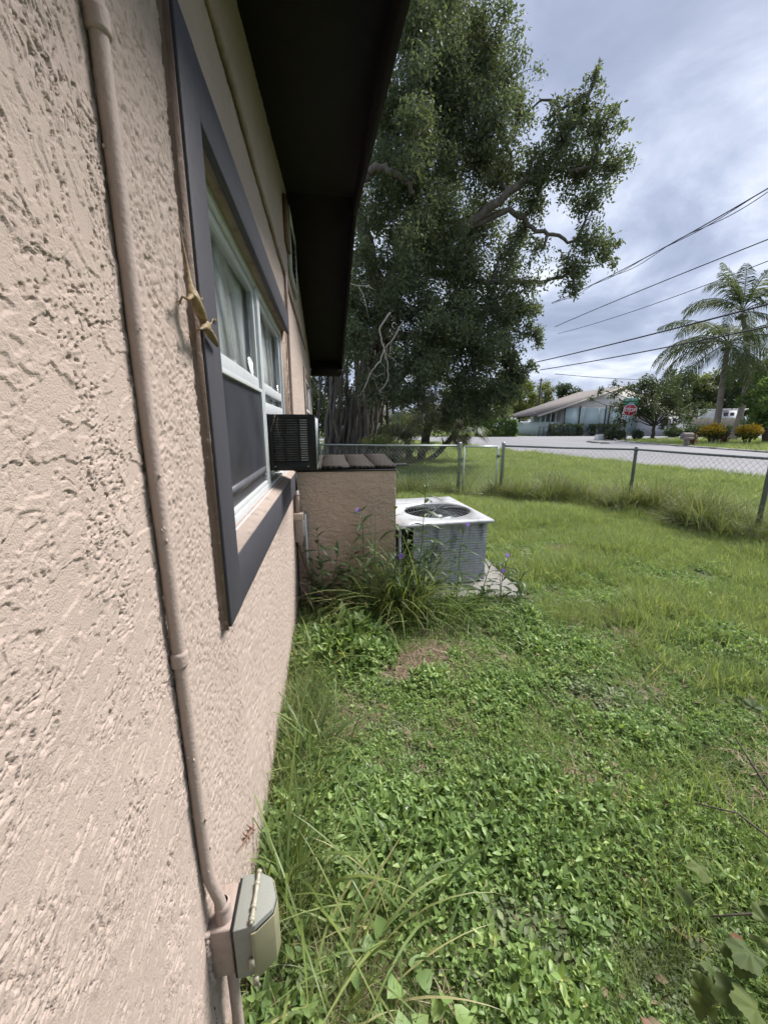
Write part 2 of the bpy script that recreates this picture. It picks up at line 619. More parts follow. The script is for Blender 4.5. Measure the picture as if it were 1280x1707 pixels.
def gridstrip(mb, Ys, Zs, seed=3, amp=1.0):
    Y, Z = np.meshgrid(Ys, Zs)
    V = np.stack([stucco(Y, Z, seed, amp), Y, Z], -1).reshape(-1, 3)
    ny, nz = len(Ys), len(Zs)
    i = np.arange(ny - 1)[None, :] + np.arange(nz - 1)[:, None] * ny
    mb.add(V, np.stack([i, i + 1, i + 1 + ny, i + ny], -1).reshape(-1, 4))


house = thing('house', 'tan stucco house with dark brown eave and charcoal window trim filling the left side', 'house', (0, 0, 0))
PK_Y, PK_Z, SL = 3.6, 3.27, .20            # rake of the gable: soffit height at the peak and its slope


def sof(y):
    return PK_Z - SL * abs(y - PK_Y)


WY0, WY1, WZ0, WZ1 = 1.0, 2.93, 1.115, 2.095      # window opening
mb = MB()
gridstrip(mb, np.arange(.10, .603, .0016), np.arange(.27, 2.2, .00145))
gridstrip(mb, np.arange(.10, .603, .02), np.arange(-.1, .28, .01))
gridstrip(mb, np.arange(.10, .603, .02), np.arange(2.195, 2.72, .01))
gridstrip(mb, np.arange(.602, .999, .0036), np.arange(-.1, 2.9, .0032))
gridstrip(mb, np.arange(.998, 2.96, .009), np.arange(-.1, 1.05, .0045))
gridstrip(mb, np.arange(.998, 2.96, .008), np.arange(2.14, 3.2, .0055))
gridstrip(mb, np.concatenate([np.arange(2.945, 3.6, .012), np.arange(3.6, Y_END + .001, .03)]), np.arange(-.1, 3.3, .0085))
# plain wall before and behind the part in view, then the far and inner sides
mb.box(-.25, 0, -4.0, .105, -.1, 2.6)
wall = mb.build('wall', M['stucco'], house, smooth=True)
mb = MB()
mb.box(HX0, 0, Y_END - .2, Y_END - .012, -.1, 2.6)
mb.box(HX0, 0, -4.2, -4.0, -.1, 2.4)
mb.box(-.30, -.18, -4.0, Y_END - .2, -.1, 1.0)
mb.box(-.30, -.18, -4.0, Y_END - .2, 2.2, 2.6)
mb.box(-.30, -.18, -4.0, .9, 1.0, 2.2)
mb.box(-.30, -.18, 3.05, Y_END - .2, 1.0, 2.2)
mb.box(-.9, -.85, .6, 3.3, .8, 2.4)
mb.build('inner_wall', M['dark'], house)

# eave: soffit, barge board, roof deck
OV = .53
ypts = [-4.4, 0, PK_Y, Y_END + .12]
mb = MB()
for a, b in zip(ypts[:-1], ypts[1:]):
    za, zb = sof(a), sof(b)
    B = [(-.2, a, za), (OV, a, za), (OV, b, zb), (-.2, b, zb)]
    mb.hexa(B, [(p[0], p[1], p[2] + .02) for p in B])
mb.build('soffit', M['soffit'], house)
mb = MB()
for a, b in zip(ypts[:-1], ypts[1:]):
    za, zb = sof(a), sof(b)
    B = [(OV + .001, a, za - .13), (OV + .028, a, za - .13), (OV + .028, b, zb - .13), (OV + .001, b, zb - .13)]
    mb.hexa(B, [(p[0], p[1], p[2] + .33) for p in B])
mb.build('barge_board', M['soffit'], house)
mb = MB()
e = Y_END + .12
mb.box(.012, OV - .002, e - .30, e - .03, sof(e) - .17, sof(e) - .005)
mb.build('eave_return', M['soffit'], house)
mb = MB()
for a, b in zip(ypts[:-1], ypts[1:]):
    za, zb = sof(a) + .22, sof(b) + .22
    B = [(HX0 - .5, a, za), (OV + .06, a, za), (OV + .06, b, zb), (HX0 - .5, b, zb)]
    mb.hexa(B, [(p[0], p[1], p[2] + .05) for p in B])
mb.build('roof', pmat('roof_shingle', (.10, .085, .075), .9, .3, 4, .5, 20), house)
# gable infill behind the soffit line
mb = MB()
mb.prism([(-.25, -4, 2.55), (-.25, Y_END - .2, 2.55), (-.25, Y_END - .2, sof(Y_END) + .1), (-.25, PK_Y, PK_Z + .1), (-.25, -4, max(2.56, sof(-4) + .1))], (.2, 0, 0))
mb.build('gable_wall', M['stucco'], house)

# window trim (raised bands) with its brown edge
TX = .026
mb = MB()
mb.box(.004, TX, .892, 1.012, .975, 2.205)
mb.build('window_trim', M['trim'], house, bevel=.003)
mb = MB()
mb.box(.004, TX - .0012, 1.013, 2.95, 2.08, 2.205)
mb.build('window_trim', M['trim'], house, bevel=.003)
mb = MB()
mb.box(.004, TX - .0012, 1.013, 2.945, .975, 1.118)
mb.build('window_trim', M['trim'], house, bevel=.003)
mb = MB()
mb.box(-.01, TX - .007, .8865, .891, .97, 2.21)
zc = np.linspace(.97, 2.2, 160)
n1_ = fbm(zc * 9, np.zeros(160) + .3, 3, 2); n2_ = fbm(zc * 7, np.zeros(160) + .8, 3, 4)
xx0, yy0 = .010 + .0035 * n2_, .8848 + .0016 * n1_      # smeared caulk bead along the edge
V = np.stack([np.stack([np.zeros(160), yy0 - .003, zc], -1), np.stack([xx0 * .6, yy0, zc], -1), np.stack([xx0, np.full(160, .8867), zc], -1)], 1).reshape(-1, 3)
mb.add(V, [(3 * k + j, 3 * k + j + 1, 3 * k + j + 4, 3 * k + j + 3) for k in range(159) for j in range(2)])
mb.build('trim_edge', M['trim_side'], house, smooth=True)
mb = MB()
mb.add([(-.05, WY0, 1.150), (TX - .002, WY0, 1.122), (TX - .002, 2.94, 1.122), (-.05, 2.94, 1.150), (-.05, WY0, 1.0), (TX - .002, WY0, 1.1185), (TX - .002, 2.94, 1.1185), (-.05, 2.94, 1.0)],
       [(0, 1, 2, 3), (1, 5, 6, 2), (0, 4, 5, 1), (3, 2, 6, 7)])
mb.build('window_sill', M['sill'], house)
mb = MB()
mb.box(-.18, -.002, 2.932, 2.962, 1.02, 2.2)
mb.box(-.18, -.002, .97, .998, 1.0, 2.2)
mb.box(-.18, .0035, .998, 2.95, 2.095, 2.16)
mb.box(-.18, -.052, .998, 2.95, .98, 1.13)
mb.build('window_reveal', pmat('reveal_paint', (.34, .25, .19), .75, .15, 20, .6, 90, dirt=(.12, .09, .07), dirt_scale=12, dirt_lo=.55, dirt_hi=.72), house)

# ---- window: two units side by side
FX = -.03


def glass_mat():
    m, t, b, L = new_mat('window_glass')
    t.nodes.remove(b)
    fr = NN(t, 'ShaderNodeFresnel')
    ge = NN(t, 'ShaderNodeNewGeometry')
    io = NN(t, 'ShaderNodeMix', data_type='FLOAT')      # thin pane: the same reflection on both faces
    io.inputs[2].default_value = 1.5; io.inputs[3].default_value = 1 / 1.5
    L(ge.outputs['Backfacing'], io.inputs[0]); L(io.outputs[0], fr.inputs[0])
    tb = NN(t, 'ShaderNodeBsdfTransparent'); tb.inputs[0].default_value = (.92, .93, .93, 1)
    gl = NN(t, 'ShaderNodeBsdfGlossy'); gl.inputs['Roughness'].default_value = .015
    mx = NN(t, 'ShaderNodeMixShader')
    L(fr.outputs[0], mx.inputs[0]); L(tb.outputs[0], mx.inputs[1]); L(gl.outputs[0], mx.inputs[2])
    L(mx.outputs[0], t.nodes['Material Output'].inputs[0])
    return m


M['glass'] = glass_mat()


def frame(mbx, x0, x1, y0, y1, z0, z1, wl, wr, wb, wt_):
    mbx.box(x0, x1, y0, y0 + wl, z0, z1)
    mbx.box(x0, x1, y1 - wr, y1, z0, z1)
    mbx.box(x0, x1, y0 + wl, y1 - wr, z0, z0 + wb)
    mbx.box(x0, x1, y0 + wl, y1 - wr, z1 - wt_, z1)


ML = 2.005
mb = MB(); frame(mb, FX - .05, FX, 1.002, ML - .003, 1.14, 2.092, .03, .028, .03, .03)
mb.box(FX - .05, FX + .012, 1.002, 2.93, 1.1305, 1.1395)
win = mb.build('window_frame', M['white_frame'], house, bevel=.002)
mb = MB(); frame(mb, FX - .05, FX + .001, ML, 2.928, 1.14, 2.091, .028, .03, .02, .03)
win2 = mb.build('window_frame', M['white_frame'], house, bevel=.002)
# upper sashes
mb = MB(); frame(mb, FX - .040, FX - .014, 1.034, ML - .033, 1.625, 2.06, .026, .03, .045, .028)
mb.build('upper_sash', M['white_frame'], win, bevel=.002)
mb = MB(); frame(mb, FX - .040, FX - .014, ML + .030, 2.896, 1.625, 2.059, .026, .03, .045, .028)
mb.build('upper_sash', M['white_frame'], win2, bevel=.002)
mb = MB(); mb.box(FX - .030, FX - .026, 1.06, ML - .063, 1.67, 2.032)
mb.build('pane', M['glass'], win)
mb = MB(); mb.box(FX - .030, FX - .026, ML + .056, 2.866, 1.67, 2.031)
mb.build('pane', M['glass'], win2)
# lower left: insect screen in a white rim
mb = MB(); frame(mb, FX - .018, FX - .002, 1.034, ML - .033, 1.172, 1.622, .014, .016, .018, .016)
mb.build('screen_rim', M['white_frame'], win, bevel=.0015)
mb = MB()
ns = 26
Yv = np.linspace(1.048, ML - .049, ns); Zv = np.linspace(1.19, 1.606, ns)
Yg, Zg = np.meshgrid(Yv, Zv)
Xg = FX - .012 + .004 * np.sin((Zg - 1.19) * 9) * np.sin((Yg - 1.05) * 3.3)
i = np.arange(ns - 1)[None, :] + np.arange(ns - 1)[:, None] * ns
mb.add(np.stack([Xg, Yg, Zg], -1), np.stack([i, i + 1, i + 1 + ns, i + ns], -1).reshape(-1, 4))
mb.build('insect_screen', M['screen'], win, smooth=True)
mb = MB(); mb.box(FX - .011, FX - .004, 1.05, ML - .05, 1.232, 1.262)
mb.tube([(FX - .006, 1.90, 1.215), (FX - .002, 1.915, 1.228), (FX - .006, 1.93, 1.215)], .003, 6)
mb.build('screen_pull_bar', pmat('screen_bar', (.10, .10, .115), .4, .2, 20), win)
# lower right: white filler panel above the air conditioner and a strip of glass
mb = MB(); frame(mb, FX - .036, FX - .012, ML + .03, 2.896, 1.515, 1.622, .02, .02, .058, .004)
mb.build('lower_sash', M['white_frame'], win2, bevel=.002)
mb = MB(); mb.box(FX - .026, FX - .022, ML + .05, 2.876, 1.573, 1.618)
mb.build('pane', M['glass'], win2)
mb = MB(); mb.box(FX - .034, FX - .020, 2.58, 2.896, 1.165, 1.515)
mb.build('filler_panel', M['white_plastic'], win2)
# curtains behind the glass
mb = MB()
for y0, y1 in ((1.02, 2.0), (2.03, 2.93)):
    n = 160
    Yv = np.linspace(y0, y1, n)
    Xv = -.088 + .004 * np.sin(Yv * 95) + .004 * np.sin(Yv * 41 + 1)
    V = np.concatenate([np.stack([Xv, Yv, np.full(n, 1.15)], -1), np.stack([Xv, Yv, np.full(n, 2.15)], -1)])
    mb.add(V, [(k, k + 1, n + k + 1, n + k) for k in range(n - 1)])
tag(mb.build('curtain', M['curtain'], smooth=True), 'pale grey curtains hanging behind the window glass', 'curtain')

# second window far along the wall
mb = MB(); frame(mb, .004, .02, 4.95, 6.35, 1.15, 2.16, .10, .10, .10, .10)
mb.build('window_trim', pmat('far_trim', (.25, .19, .155), .7, .1, 20), house)
mb = MB(); frame(mb, -.01, .012, 5.05, 6.25, 1.25, 2.06, .05, .05, .05, .05)
mb.box(-.01, .012, 5.10, 6.20, 1.63, 1.67)
w3 = mb.build('window_frame', M['white_frame'], house)
mb = MB(); mb.box(.002, .006, 5.1, 6.2, 1.3, 2.01)
mb.build('pane', pmat('far_pane', (.10, .11, .12), .08, .2, 3, spec=.7), w3)

# gable vent under the peak: brown side board, white rim, louvers
vent = MB(); vent.box(.004, .030, 3.20, 3.42, 2.76, 3.06)
vent_o = vent.build('vent_board', pmat('vent_brown', (.20, .13, .095), .7, .2, 20, .3, 80), house)
mb = MB(); frame(mb, .004, .034, 3.43, 4.05, 2.62, 3.10, .02, .03, .03, .03)
vr = mb.build('vent_rim', M['white_frame'], house)
for k in range(9):
    z = 2.67 + k * .045
    mb = MB(); mb.hexa([(.006, 3.451, z), (.028, 3.451, z - .012), (.028, 4.019, z - .012), (.006, 4.019, z)], [(.006, 3.451, z + .006), (.028, 3.451, z - .006), (.028, 4.019, z - .006), (.006, 4.019, z + .006)])
    mb.build('vent_slat', M['soffit'], vr)

# the ridge line running along the wall above the window
mb = MB()
yy = np.linspace(-.5, 5.6, 90)
P = np.stack([.010 + .002 * np.sin(yy * 9), yy, 2.49 + .004 * np.sin(yy * 5) - .006 * yy], -1)
mb.tube(P, .0105, 8)
o = mb.build('cable_run', pmat('cable_paint', (.27, .20, .16), .7, .2, 30, .4, 120), smooth=True)
tag(o, 'thin brown painted cable running along the wall above the window', 'cable')
mb = MB()
P = [(.016, 2.985, z) for z in np.linspace(.70, 2.48, 12)]
mb.tube(P, .0115, 8)
o = mb.build('electrical_conduit', M['conduit'], smooth=True)
tag(o, 'thin tan conduit rising on the wall just right of the window', 'conduit')

# ---- near conduit with couplings
ec = thing('electrical_conduit', 'tan painted conduit pipe running down the near stucco wall into the outlet box', 'conduit', (.018, .602, .46))
mb = MB()
zz = np.concatenate([np.linspace(2.9, .62, 40), [.59, .56, .53, .50, .47]])
off = np.interp(zz, [.47, .52, .60, 3], [.030, .027, .0125, .0125])
P = np.stack([off + .0008 * np.sin(zz * 7), np.interp(zz, [.4, .6, 1.4, 2, 2.9], [.632, .618, .614, .617, .622]) + .0012 * np.sin(zz * 5), zz], -1)
mb.tube(P, .0106, 14)
for k in range(11):      # blobs of paint and plaster stuck along the pipe
    z = random.uniform(.6, 2.1); a = random.uniform(-2.4, .4)
    c = np.array([.0125 + .0112 * math.cos(a), .615 + .0112 * math.sin(a), z]); r = random.uniform(.0012, .003)
    mb.lathe((c[0], c[1], c[2]), [(0.0001, -r * 1.8), (r, -.6 * r), (r, .5 * r), (.0001, r * 1.6)], 6)
mb.build('pipe', M['conduit'], ec, smooth=True)
for z in (1.075, 1.925):
    mb = MB()
    y = float(np.interp(z, zz[::-1], P[::-1, 1])); x = float(np.interp(z, zz[::-1], P[::-1, 0]))
    mb.lathe((x, y, z), [(.0112, -.017), (.0138, -.015), (.0146, -.012), (.0135, -.009), (.0147, -.005), (.0135, -.001), (.0146, .004), (.0136, .008), (.0112, .011)], 16)
    mb.build('coupling', M['conduit'], ec, smooth=True)
mb = MB(); mb.lathe((.0285, .629, .488), [(.0112, .022), (.0150, .018), (.0155, .008), (.0140, .004), (.0160, -.002), (.0160, -.016), (.018, -.022)], 16)
mb.build('connector', M['conduit'], ec, smooth=True)
mb = MB()
zz = np.linspace(.345, -.05, 8)
mb.tube(np.stack([np.full(8, .030), np.full(8, .635), zz], -1), .0115, 12)
mb.build('pipe', M['conduit'], ec, smooth=True)

# ---- weatherproof outlet box
ob = thing('outlet_box', 'grey weatherproof outlet box with yellowed clear lid low on the near wall', 'outlet box', (.03, .64, .34))
mb = MB(); mb.box(-.004, .048, .604, .690, .342, .468)
mb.build('back_box', pmat('box_paint', (.32, .25, .215), .6, .15, 18, .6, 70, dirt=(.22, .17, .15), dirt_scale=20, dirt_lo=.55, dirt_hi=.7), ob, bevel=.004)
mb = MB()
for k in range(40):
    z = .335 + .14 * k / 40
    r = random.uniform(.003, .007)
    mb.lathe((random.uniform(-.001, .003), .602 + random.uniform(-.003, .002), z), [(.0001, -r * 1.2), (r, -.4 * r), (r, .5 * r), (.0001, r * 1.1)], 7)
mb.build('caulk', M['conduit'], ob, smooth=True)
mb = MB(); mb.box(.0482, .0525, .601, .693, .339, .471)
mb.build('gasket', M['foam'], ob)
mb = MB()
prof = [(.0527, .598), (.094, .602), (.126, .626), (.130, .648), (.118, .684), (.094, .697), (.0527, .698)]
mb.prism([(x, y, .338) for x, y in prof], (0, 0, .134))
cover = mb.build('cover', M['grey_plastic'], ob, bevel=.002)
mb = MB()
prof2 = [(.086, .5955), (.096, .5975), (.1285, .6225), (.1335, .648), (.121, .6875), (.110, .694), (.110, .690), (.118, .685), (.1305, .648), (.1263, .625), (.0945, .6012), (.086, .599)]
mb.prism([(x, y, .334) for x, y in prof2], (0, 0, .125))
mb.build('lid', M['amber_plastic'], cover, bevel=.0015)
mb = MB()
yy = np.linspace(.602, .696, 24)
mb.tube(np.stack([np.full(24, .088), yy, np.full(24, .4765)], -1), .0038 + .0007 * (np.arange(24) // 3 % 2), 12)
for y in (.606, .628, .67, .692):
    mb.tube([(.088, y, .4765), (.088, y + .007, .4765)], .0058, 12)
mb.build('hinge', pmat('clear_hinge', (.33, .31, .24), .2, .1, 20, spec=.6), cover, smooth=True)
mb = MB(); mb.box(.078, .089, .5945, .600, .362, .392); mb.box(.083, .094, .593, .598, .320, .342)
mb.tube([(.089, .597, .334), (.091, .5965, .320), (.094, .597, .311)], .0035, 8)
mb.build('latch', pmat('latch_plastic', (.30, .29, .23), .3, .1, 20), cover)
M['louver_painted_light'] = pmat('louver_steel_painted_backlight', (.42, .41, .38), .35, .2, 40, spec=.5)  # same louver steel, light coming through the rear fins put into its colour
# ================================================================== window air conditioner
ac = thing('window_air_conditioner', 'black window air conditioner sticking out of the window over the sill', 'air conditioner', (.08, 2.3, 1.225))
AX0, AX1, AY0, AY1, AZ0, AZ1 = -.055, .205, 2.085, 2.56, 1.222, 1.512
mb = MB()
mb.box(AX0, AX1, AY0 + .012, AY1, AZ0, AZ1 - .004)
mb.build('case', M['black_metal'], ac, bevel=.004)
mb = MB()
frame(mb, 0, 1, 0, 1, 0, 1, .1, .1, .1, .1)      # near side panel: border around the louvers
mb = MB()
mb.box(AX0, -.012, AY0, AY0 + .0118, AZ0, AZ1); mb.box(.165, AX1, AY0, AY0 + .0118, AZ0, AZ1)
mb.box(-.012, .165, AY0, AY0 + .0118, AZ0, AZ0 + .045); mb.box(-.012, .165, AY0, AY0 + .0118, AZ1 - .022, AZ1)
for x in (.042, .118):
    mb.box(x, x + .008, AY0, AY0 + .0118, AZ0 + .045, AZ1 - .022)
mb.build('side_panel', M['black_metal'], ac, bevel=.001)
mb = MB()
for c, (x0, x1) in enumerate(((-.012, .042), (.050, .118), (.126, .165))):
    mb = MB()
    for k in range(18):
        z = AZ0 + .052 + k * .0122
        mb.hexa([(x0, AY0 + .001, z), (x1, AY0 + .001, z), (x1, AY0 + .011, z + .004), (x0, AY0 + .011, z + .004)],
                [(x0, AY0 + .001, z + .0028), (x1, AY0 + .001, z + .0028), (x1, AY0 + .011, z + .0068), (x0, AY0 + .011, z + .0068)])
    mb.build('louvers', M['louver'] if c < 2 else M['louver_painted_light'], ac)
for x in (-.008, .162):
    mb = MB(); mb.tube([(x, AY0 + .001, AZ0 + .022), (x, AY0 - .002, AZ0 + .022)], .0035, 10)
    mb.build('screw', M['screw'], ac)
mb = MB()
mb.box(AX1, AX1 + .004, AY0 + .002, AY0 + .010, AZ0 + .004, AZ1 - .018)
mb.box(AX1, AX1 + .004, AY1 - .01, AY1, AZ0, AZ1 - .01)
mb.box(AX1, AX1 + .004, AY0 + .01, AY1 - .01, AZ0, AZ0 + .008)
for k in range(30):
    y = AY0 + .02 + k * .0148
    mb.box(AX1 + .0005, AX1 + .003, y, y + .003, AZ0 + .008, AZ1 - .015)
mb.build('rear_fins', M['galv_dark'], ac)
mb = MB(); mb.box(AX1 + .0041, AX1 + .0062, AY0 + .002, AY0 + .009, AZ0 + .006, AZ1 - .018); mb.build('pale_rim', M['white_plastic'], ac)
mb = MB()
for p in ([(.005, AY0 - .004, 1.508), (-.004, AY0 - .006, 1.47), (-.022, AY0 - .005, 1.425)], [(.018, AY0 - .003, 1.495), (.012, AY0 - .005, 1.45), (.022, AY0 - .003, 1.40)]):
    mb.tube(p, .0009, 5)
tag(mb.build('dangling_wire', pmat('bare_wire', (.35, .30, .25), .5)), 'thin bare wires hanging over the side of the black window air conditioner', 'wire')

# ================================================================== stucco enclosure with its plank lid
EX0, EX1, EY0, EY1, EZ = .012, .790, 2.955, 4.25, 1.118
en = thing('stucco_enclosure', 'waist high tan stucco enclosure built against the house under weathered planks', 'enclosure', (.4, 3.5, 0))
mb = MB()
Xs = np.arange(EX0, EX1 + .001, .0042); Zs = np.arange(-.1, EZ, .0042)
Xg, Zg = np.meshgrid(Xs, Zs)


def worms(u, v, sd):
    wu = u + .02 * fbm(u * 9, v * 9, 2, sd + 1); wv = v + .02 * fbm(u * 9, v * 9, 2, sd + 2)
    a = fbm(wu / .075, wv / .030, 4, sd)
    b = fbm(wu / .022, wv / .013, 3, sd + 3)
    return .0052 * sstep(-.02, .03, a) * sstep(.7, .1, a) + .0036 * sstep(.35, .40, a) + .0038 * sstep(.16, .26, b) * sstep(-.2, .3, fbm(u * 8, v * 8, 2, sd + 4))


hh = worms(Xg, Zg, 40)
edge = np.minimum(1, np.minimum((EX1 - Xg) / .012, (EZ - Zg) / .012)).clip(0, 1)
V = np.stack([Xg, EY0 - hh * edge, Zg], -1)
nx, nz = len(Xs), len(Zs)
i = np.arange(nx - 1)[None, :] + np.arange(nz - 1)[:, None] * nx
mb.add(V, np.stack([i, i + 1, i + 1 + nx, i + nx], -1).reshape(-1, 4))
mb.box(EX0, float(Xs[-1]), EY0 + .002, EY1, -.1, EZ - .004)
mb.build('enclosure_wall', M['stucco_dark'], en, smooth=False)


def plank_mat():
    m, t, b, L = new_mat('weathered_plank')
    tc = NN(t, 'ShaderNodeTexCoord')
    mp = NN(t, 'ShaderNodeMapping'); mp.inputs['Scale'].default_value = (6, 2.2, 6)
    L(tc.outputs['Object'], mp.inputs[0])
    w = NN(t, 'ShaderNodeTexWave', wave_type='RINGS', rings_direction='Z')
    w.inputs['Scale'].default_value = 3.2; w.inputs['Distortion'].default_value = 5.5; w.inputs['Detail'].default_value = 4; w.inputs['Detail Scale'].default_value = 1.6
    L(mp.outputs[0], w.inputs['Vector'])
    r = NN(t, 'ShaderNodeValToRGB')
    e = r.color_ramp.elements
    e[0].position = .2; e[0].color = (.026, .023, .021, 1)
    e[1].position = .85; e[1].color = (.080, .071, .066, 1)
    L(w.outputs[0], r.inputs[0]); L(r.outputs[0], b.inputs['Base Color'])
    b.inputs['Roughness'].default_value = .95
    b.inputs['Specular IOR Level'].default_value = .08
    bp = NN(t, 'ShaderNodeBump'); bp.inputs['Strength'].default_value = .9; bp.inputs['Distance'].default_value = .006
    L(w.outputs[0], bp.inputs['Height']); L(bp.outputs[0], b.inputs['Normal'])
    return m


M['plank'] = plank_mat()
xa = [.02, .215, .43, .63, .80]      # plank edges at the front
xb = [.02, .225, .44, .66, .88]      # and at the back
lid = None
for k in range(4):
    mb = MB()
    n = 14
    t = np.linspace(0, 1, n)
    x0 = xa[k] + (xb[k] - xa[k]) * t + .004 + .004 * np.sin(t * 9 + k); x1 = xa[k + 1] + (xb[k + 1] - xa[k + 1]) * t - .005 + .004 * np.sin(t * 7 + 2 * k)
    y = (EY0 - .035 + .012 * k) + (1.36 - .03 * k) * t
    sag = .012 * np.sin(t * PI) + .004 * k
    z = EZ + .012 + sag * 0 + .006 * np.sin(t * 5 + k) + .003 * (k % 2)
    th = .020
    rows = []
    for j in range(n):
        rows.append([(x0[j], y[j], z[j]), (x1[j], y[j], z[j] + .002), (x1[j], y[j], z[j] + th), ((x0[j] + x1[j]) / 2, y[j], z[j] + th + .001), (x0[j], y[j], z[j] + th)])
    V = np.array(rows).reshape(-1, 3)
    F = [(5 * j + a, 5 * j + (a + 1) % 5, 5 * j + 5 + (a + 1) % 5, 5 * j + 5 + a) for j in range(n - 1) for a in range(5)]
    mb.add(V, [f[::-1] for f in F], )
    mb.F.setdefault(5, []).append(np.array([[0, 1, 2, 3, 4]])); mb.F[5].append(np.array([[5 * n - 1, 5 * n - 2, 5 * n - 3, 5 * n - 4, 5 * n - 5]]))
    mb.build('lid_plank', M['plank'], en)
mb = MB(); mb.box(.03, .79, EY0 - .012, EY1 + .05, EZ - .003, EZ + .010)
mb.build('lid_underlay', M['foam'], en)
mb = MB(); mb.tube([(.60, 3.10, EZ + .022), (.80, 3.16, EZ + .020), (.925, 3.22, EZ + .018)], [.012, .012, .010], 8)
tag(mb.build('iron_bar', M['foam'], smooth=True), 'short black bar poking out from under the plank lid', 'bar')

# ---- disconnect box, pipes on the corner between house and enclosure
db = thing('disconnect_box', 'small tan electrical disconnect box beside the stucco enclosure corner', 'electrical box', (.04, 2.86, .62))
mb = MB(); mb.box(.004, .062, 2.825, 2.90, .60, .812); mb.build('box_body', M['conduit'], db, bevel=.003)
mb = MB(); mb.box(.0, .070, 2.818, 2.905, .775, .822); mb.build('rain_hood', pmat('hood_paint', (.52, .42, .35), .5, .06, 20), db, bevel=.003)
mb = MB(); mb.box(.0625, .074, 2.86, 2.89, .64, .76); mb.build('side_hinge', M['white_plastic'], db, bevel=.002)
p = thing('flexible_conduit', 'brown flexible conduit dropping from the disconnect box into the weeds', 'conduit', (.05, 2.86, .6))
mb = MB()
P = np.array([(.034, 2.862, .605), (.036, 2.862, .55), (.052, 2.862, .47), (.085, 2.862, .36), (.112, 2.862, .26), (.13, 2.87, .14), (.15, 2.88, -.03)])
tt = np.linspace(0, 6, 60); Pi = np.stack([np.interp(tt, range(7), P[:, k]) for k in range(3)], -1)
mb.tube(Pi, .0125 + .0012 * (np.arange(60) % 2), 10)
mb.build('hose', pmat('brown_conduit', (.17, .115, .085), .6, .2, 20), p, smooth=True)
mb = MB(); mb.lathe((.035, 2.862, .60), [(.0135, -.03), (.018, -.028), (.018, -.012), (.015, -.008), (.017, 0)], 12)
mb.build('fitting', M['conduit'], p, smooth=True)
mb = MB(); mb.tube([(.080, 2.90, .80), (.084, 2.905, .45), (.090, 2.91, .10), (.092, 2.91, -.03)], .0085, 10)
tag(mb.build('drain_pipe', M['white_plastic'], smooth=True), 'thin white pipe standing beside the tan electrical disconnect box', 'pipe')
mb = MB(); mb.tube([(.020, 2.84, 1.11), (.030, 2.86, 1.0), (.046, 2.875, .93), (.052, 2.88, .83)], .004, 7)
tag(mb.build('thin_wire', pmat('copper_wire', (.42, .27, .20), .4), smooth=True), 'thin copper coloured wire hanging above the disconnect box', 'wire')
mb = MB(); mb.tube([(.022, 2.855, z) for z in (1.115, 1.05, .99)], .0165, 10)
tag(mb.build('dark_pipe_stub', M['foam'], smooth=True), 'black pipe stub just below the window air conditioner', 'pipe')
mb = MB(); mb.tube([(.030, 2.856, z) for z in (.99, .92, .82)], .0160, 12); mb.tube([(.030, 2.856, .965), (.030, 2.856, .955)], .020, 12)
tag(mb.build('service_pipe', M['conduit'], smooth=True), 'short tan pipe between the black stub and the disconnect box', 'pipe')

# ================================================================== condenser on its slab
mb = MB()
sl = np.array([(.86, 2.95), (1.90, 2.86), (1.945, 3.74), (1.96, 4.5), (.86, 4.5)])
mb.prism([(x, y, -.06) for x, y in sl], (0, 0, .10))
o = mb.build('concrete_slab', M['concrete'], bevel=.008)
tag(o, 'low concrete slab under the outdoor condenser unit', 'slab')
ang = math.radians(6)
cu = thing('condenser_unit', 'old white topped outdoor condenser unit with grey corrugated fins beside the enclosure', 'condenser', (.845, 3.115, .04))
cA = np.array([.845, 3.115]); ux = np.array([math.cos(ang), math.sin(ang)]); uy = np.array([-math.sin(ang) * .3, 1.0]); uy /= np.linalg.norm(uy)
CW, CDp, CH = .835, 1.12, .575


def cp(a, b, z):
    q = cA + ux * a + uy * b
    return (q[0], q[1], z)


def fins(a0, b0, a1, b1, name, seed):
    n, m = 90, 150
    s = np.linspace(0, 1, n); z = np.linspace(.055, .04 + CH - .01, m)
    Sg, Zg = np.meshgrid(s, z)
    d = np.array([a1 - a0, b1 - b0]); nrm = np.array([d[1], -d[0]]) / np.linalg.norm(d)
    wob = .010 * fbm(Sg * 3, Zg * 5, 2, seed) + .0035 * fbm(Sg * 14, Zg * 9, 2, seed + 1)
    off = .0040 * np.sin(Zg * 2 * PI / .0245 + 1.0 * fbm(Sg * 5, Zg * 2, 2, seed + 2)) + wob
    off *= np.minimum(1, np.minimum(Sg, 1 - Sg) * 25)
    A = a0 + d[0] * Sg + nrm[0] * off; B = b0 + d[1] * Sg + nrm[1] * off
    X = cA[0] + ux[0] * A + uy[0] * B; Y = cA[1] + ux[1] * A + uy[1] * B
    mbx = MB()
    i = np.arange(n - 1)[None, :] + np.arange(m - 1)[:, None] * n
    mbx.add(np.stack([X, Y, Zg], -1), np.stack([i, i + 1, i + 1 + n, i + n], -1).reshape(-1, 4))
    return mbx.build(name, M['fin'], cu, smooth=True)


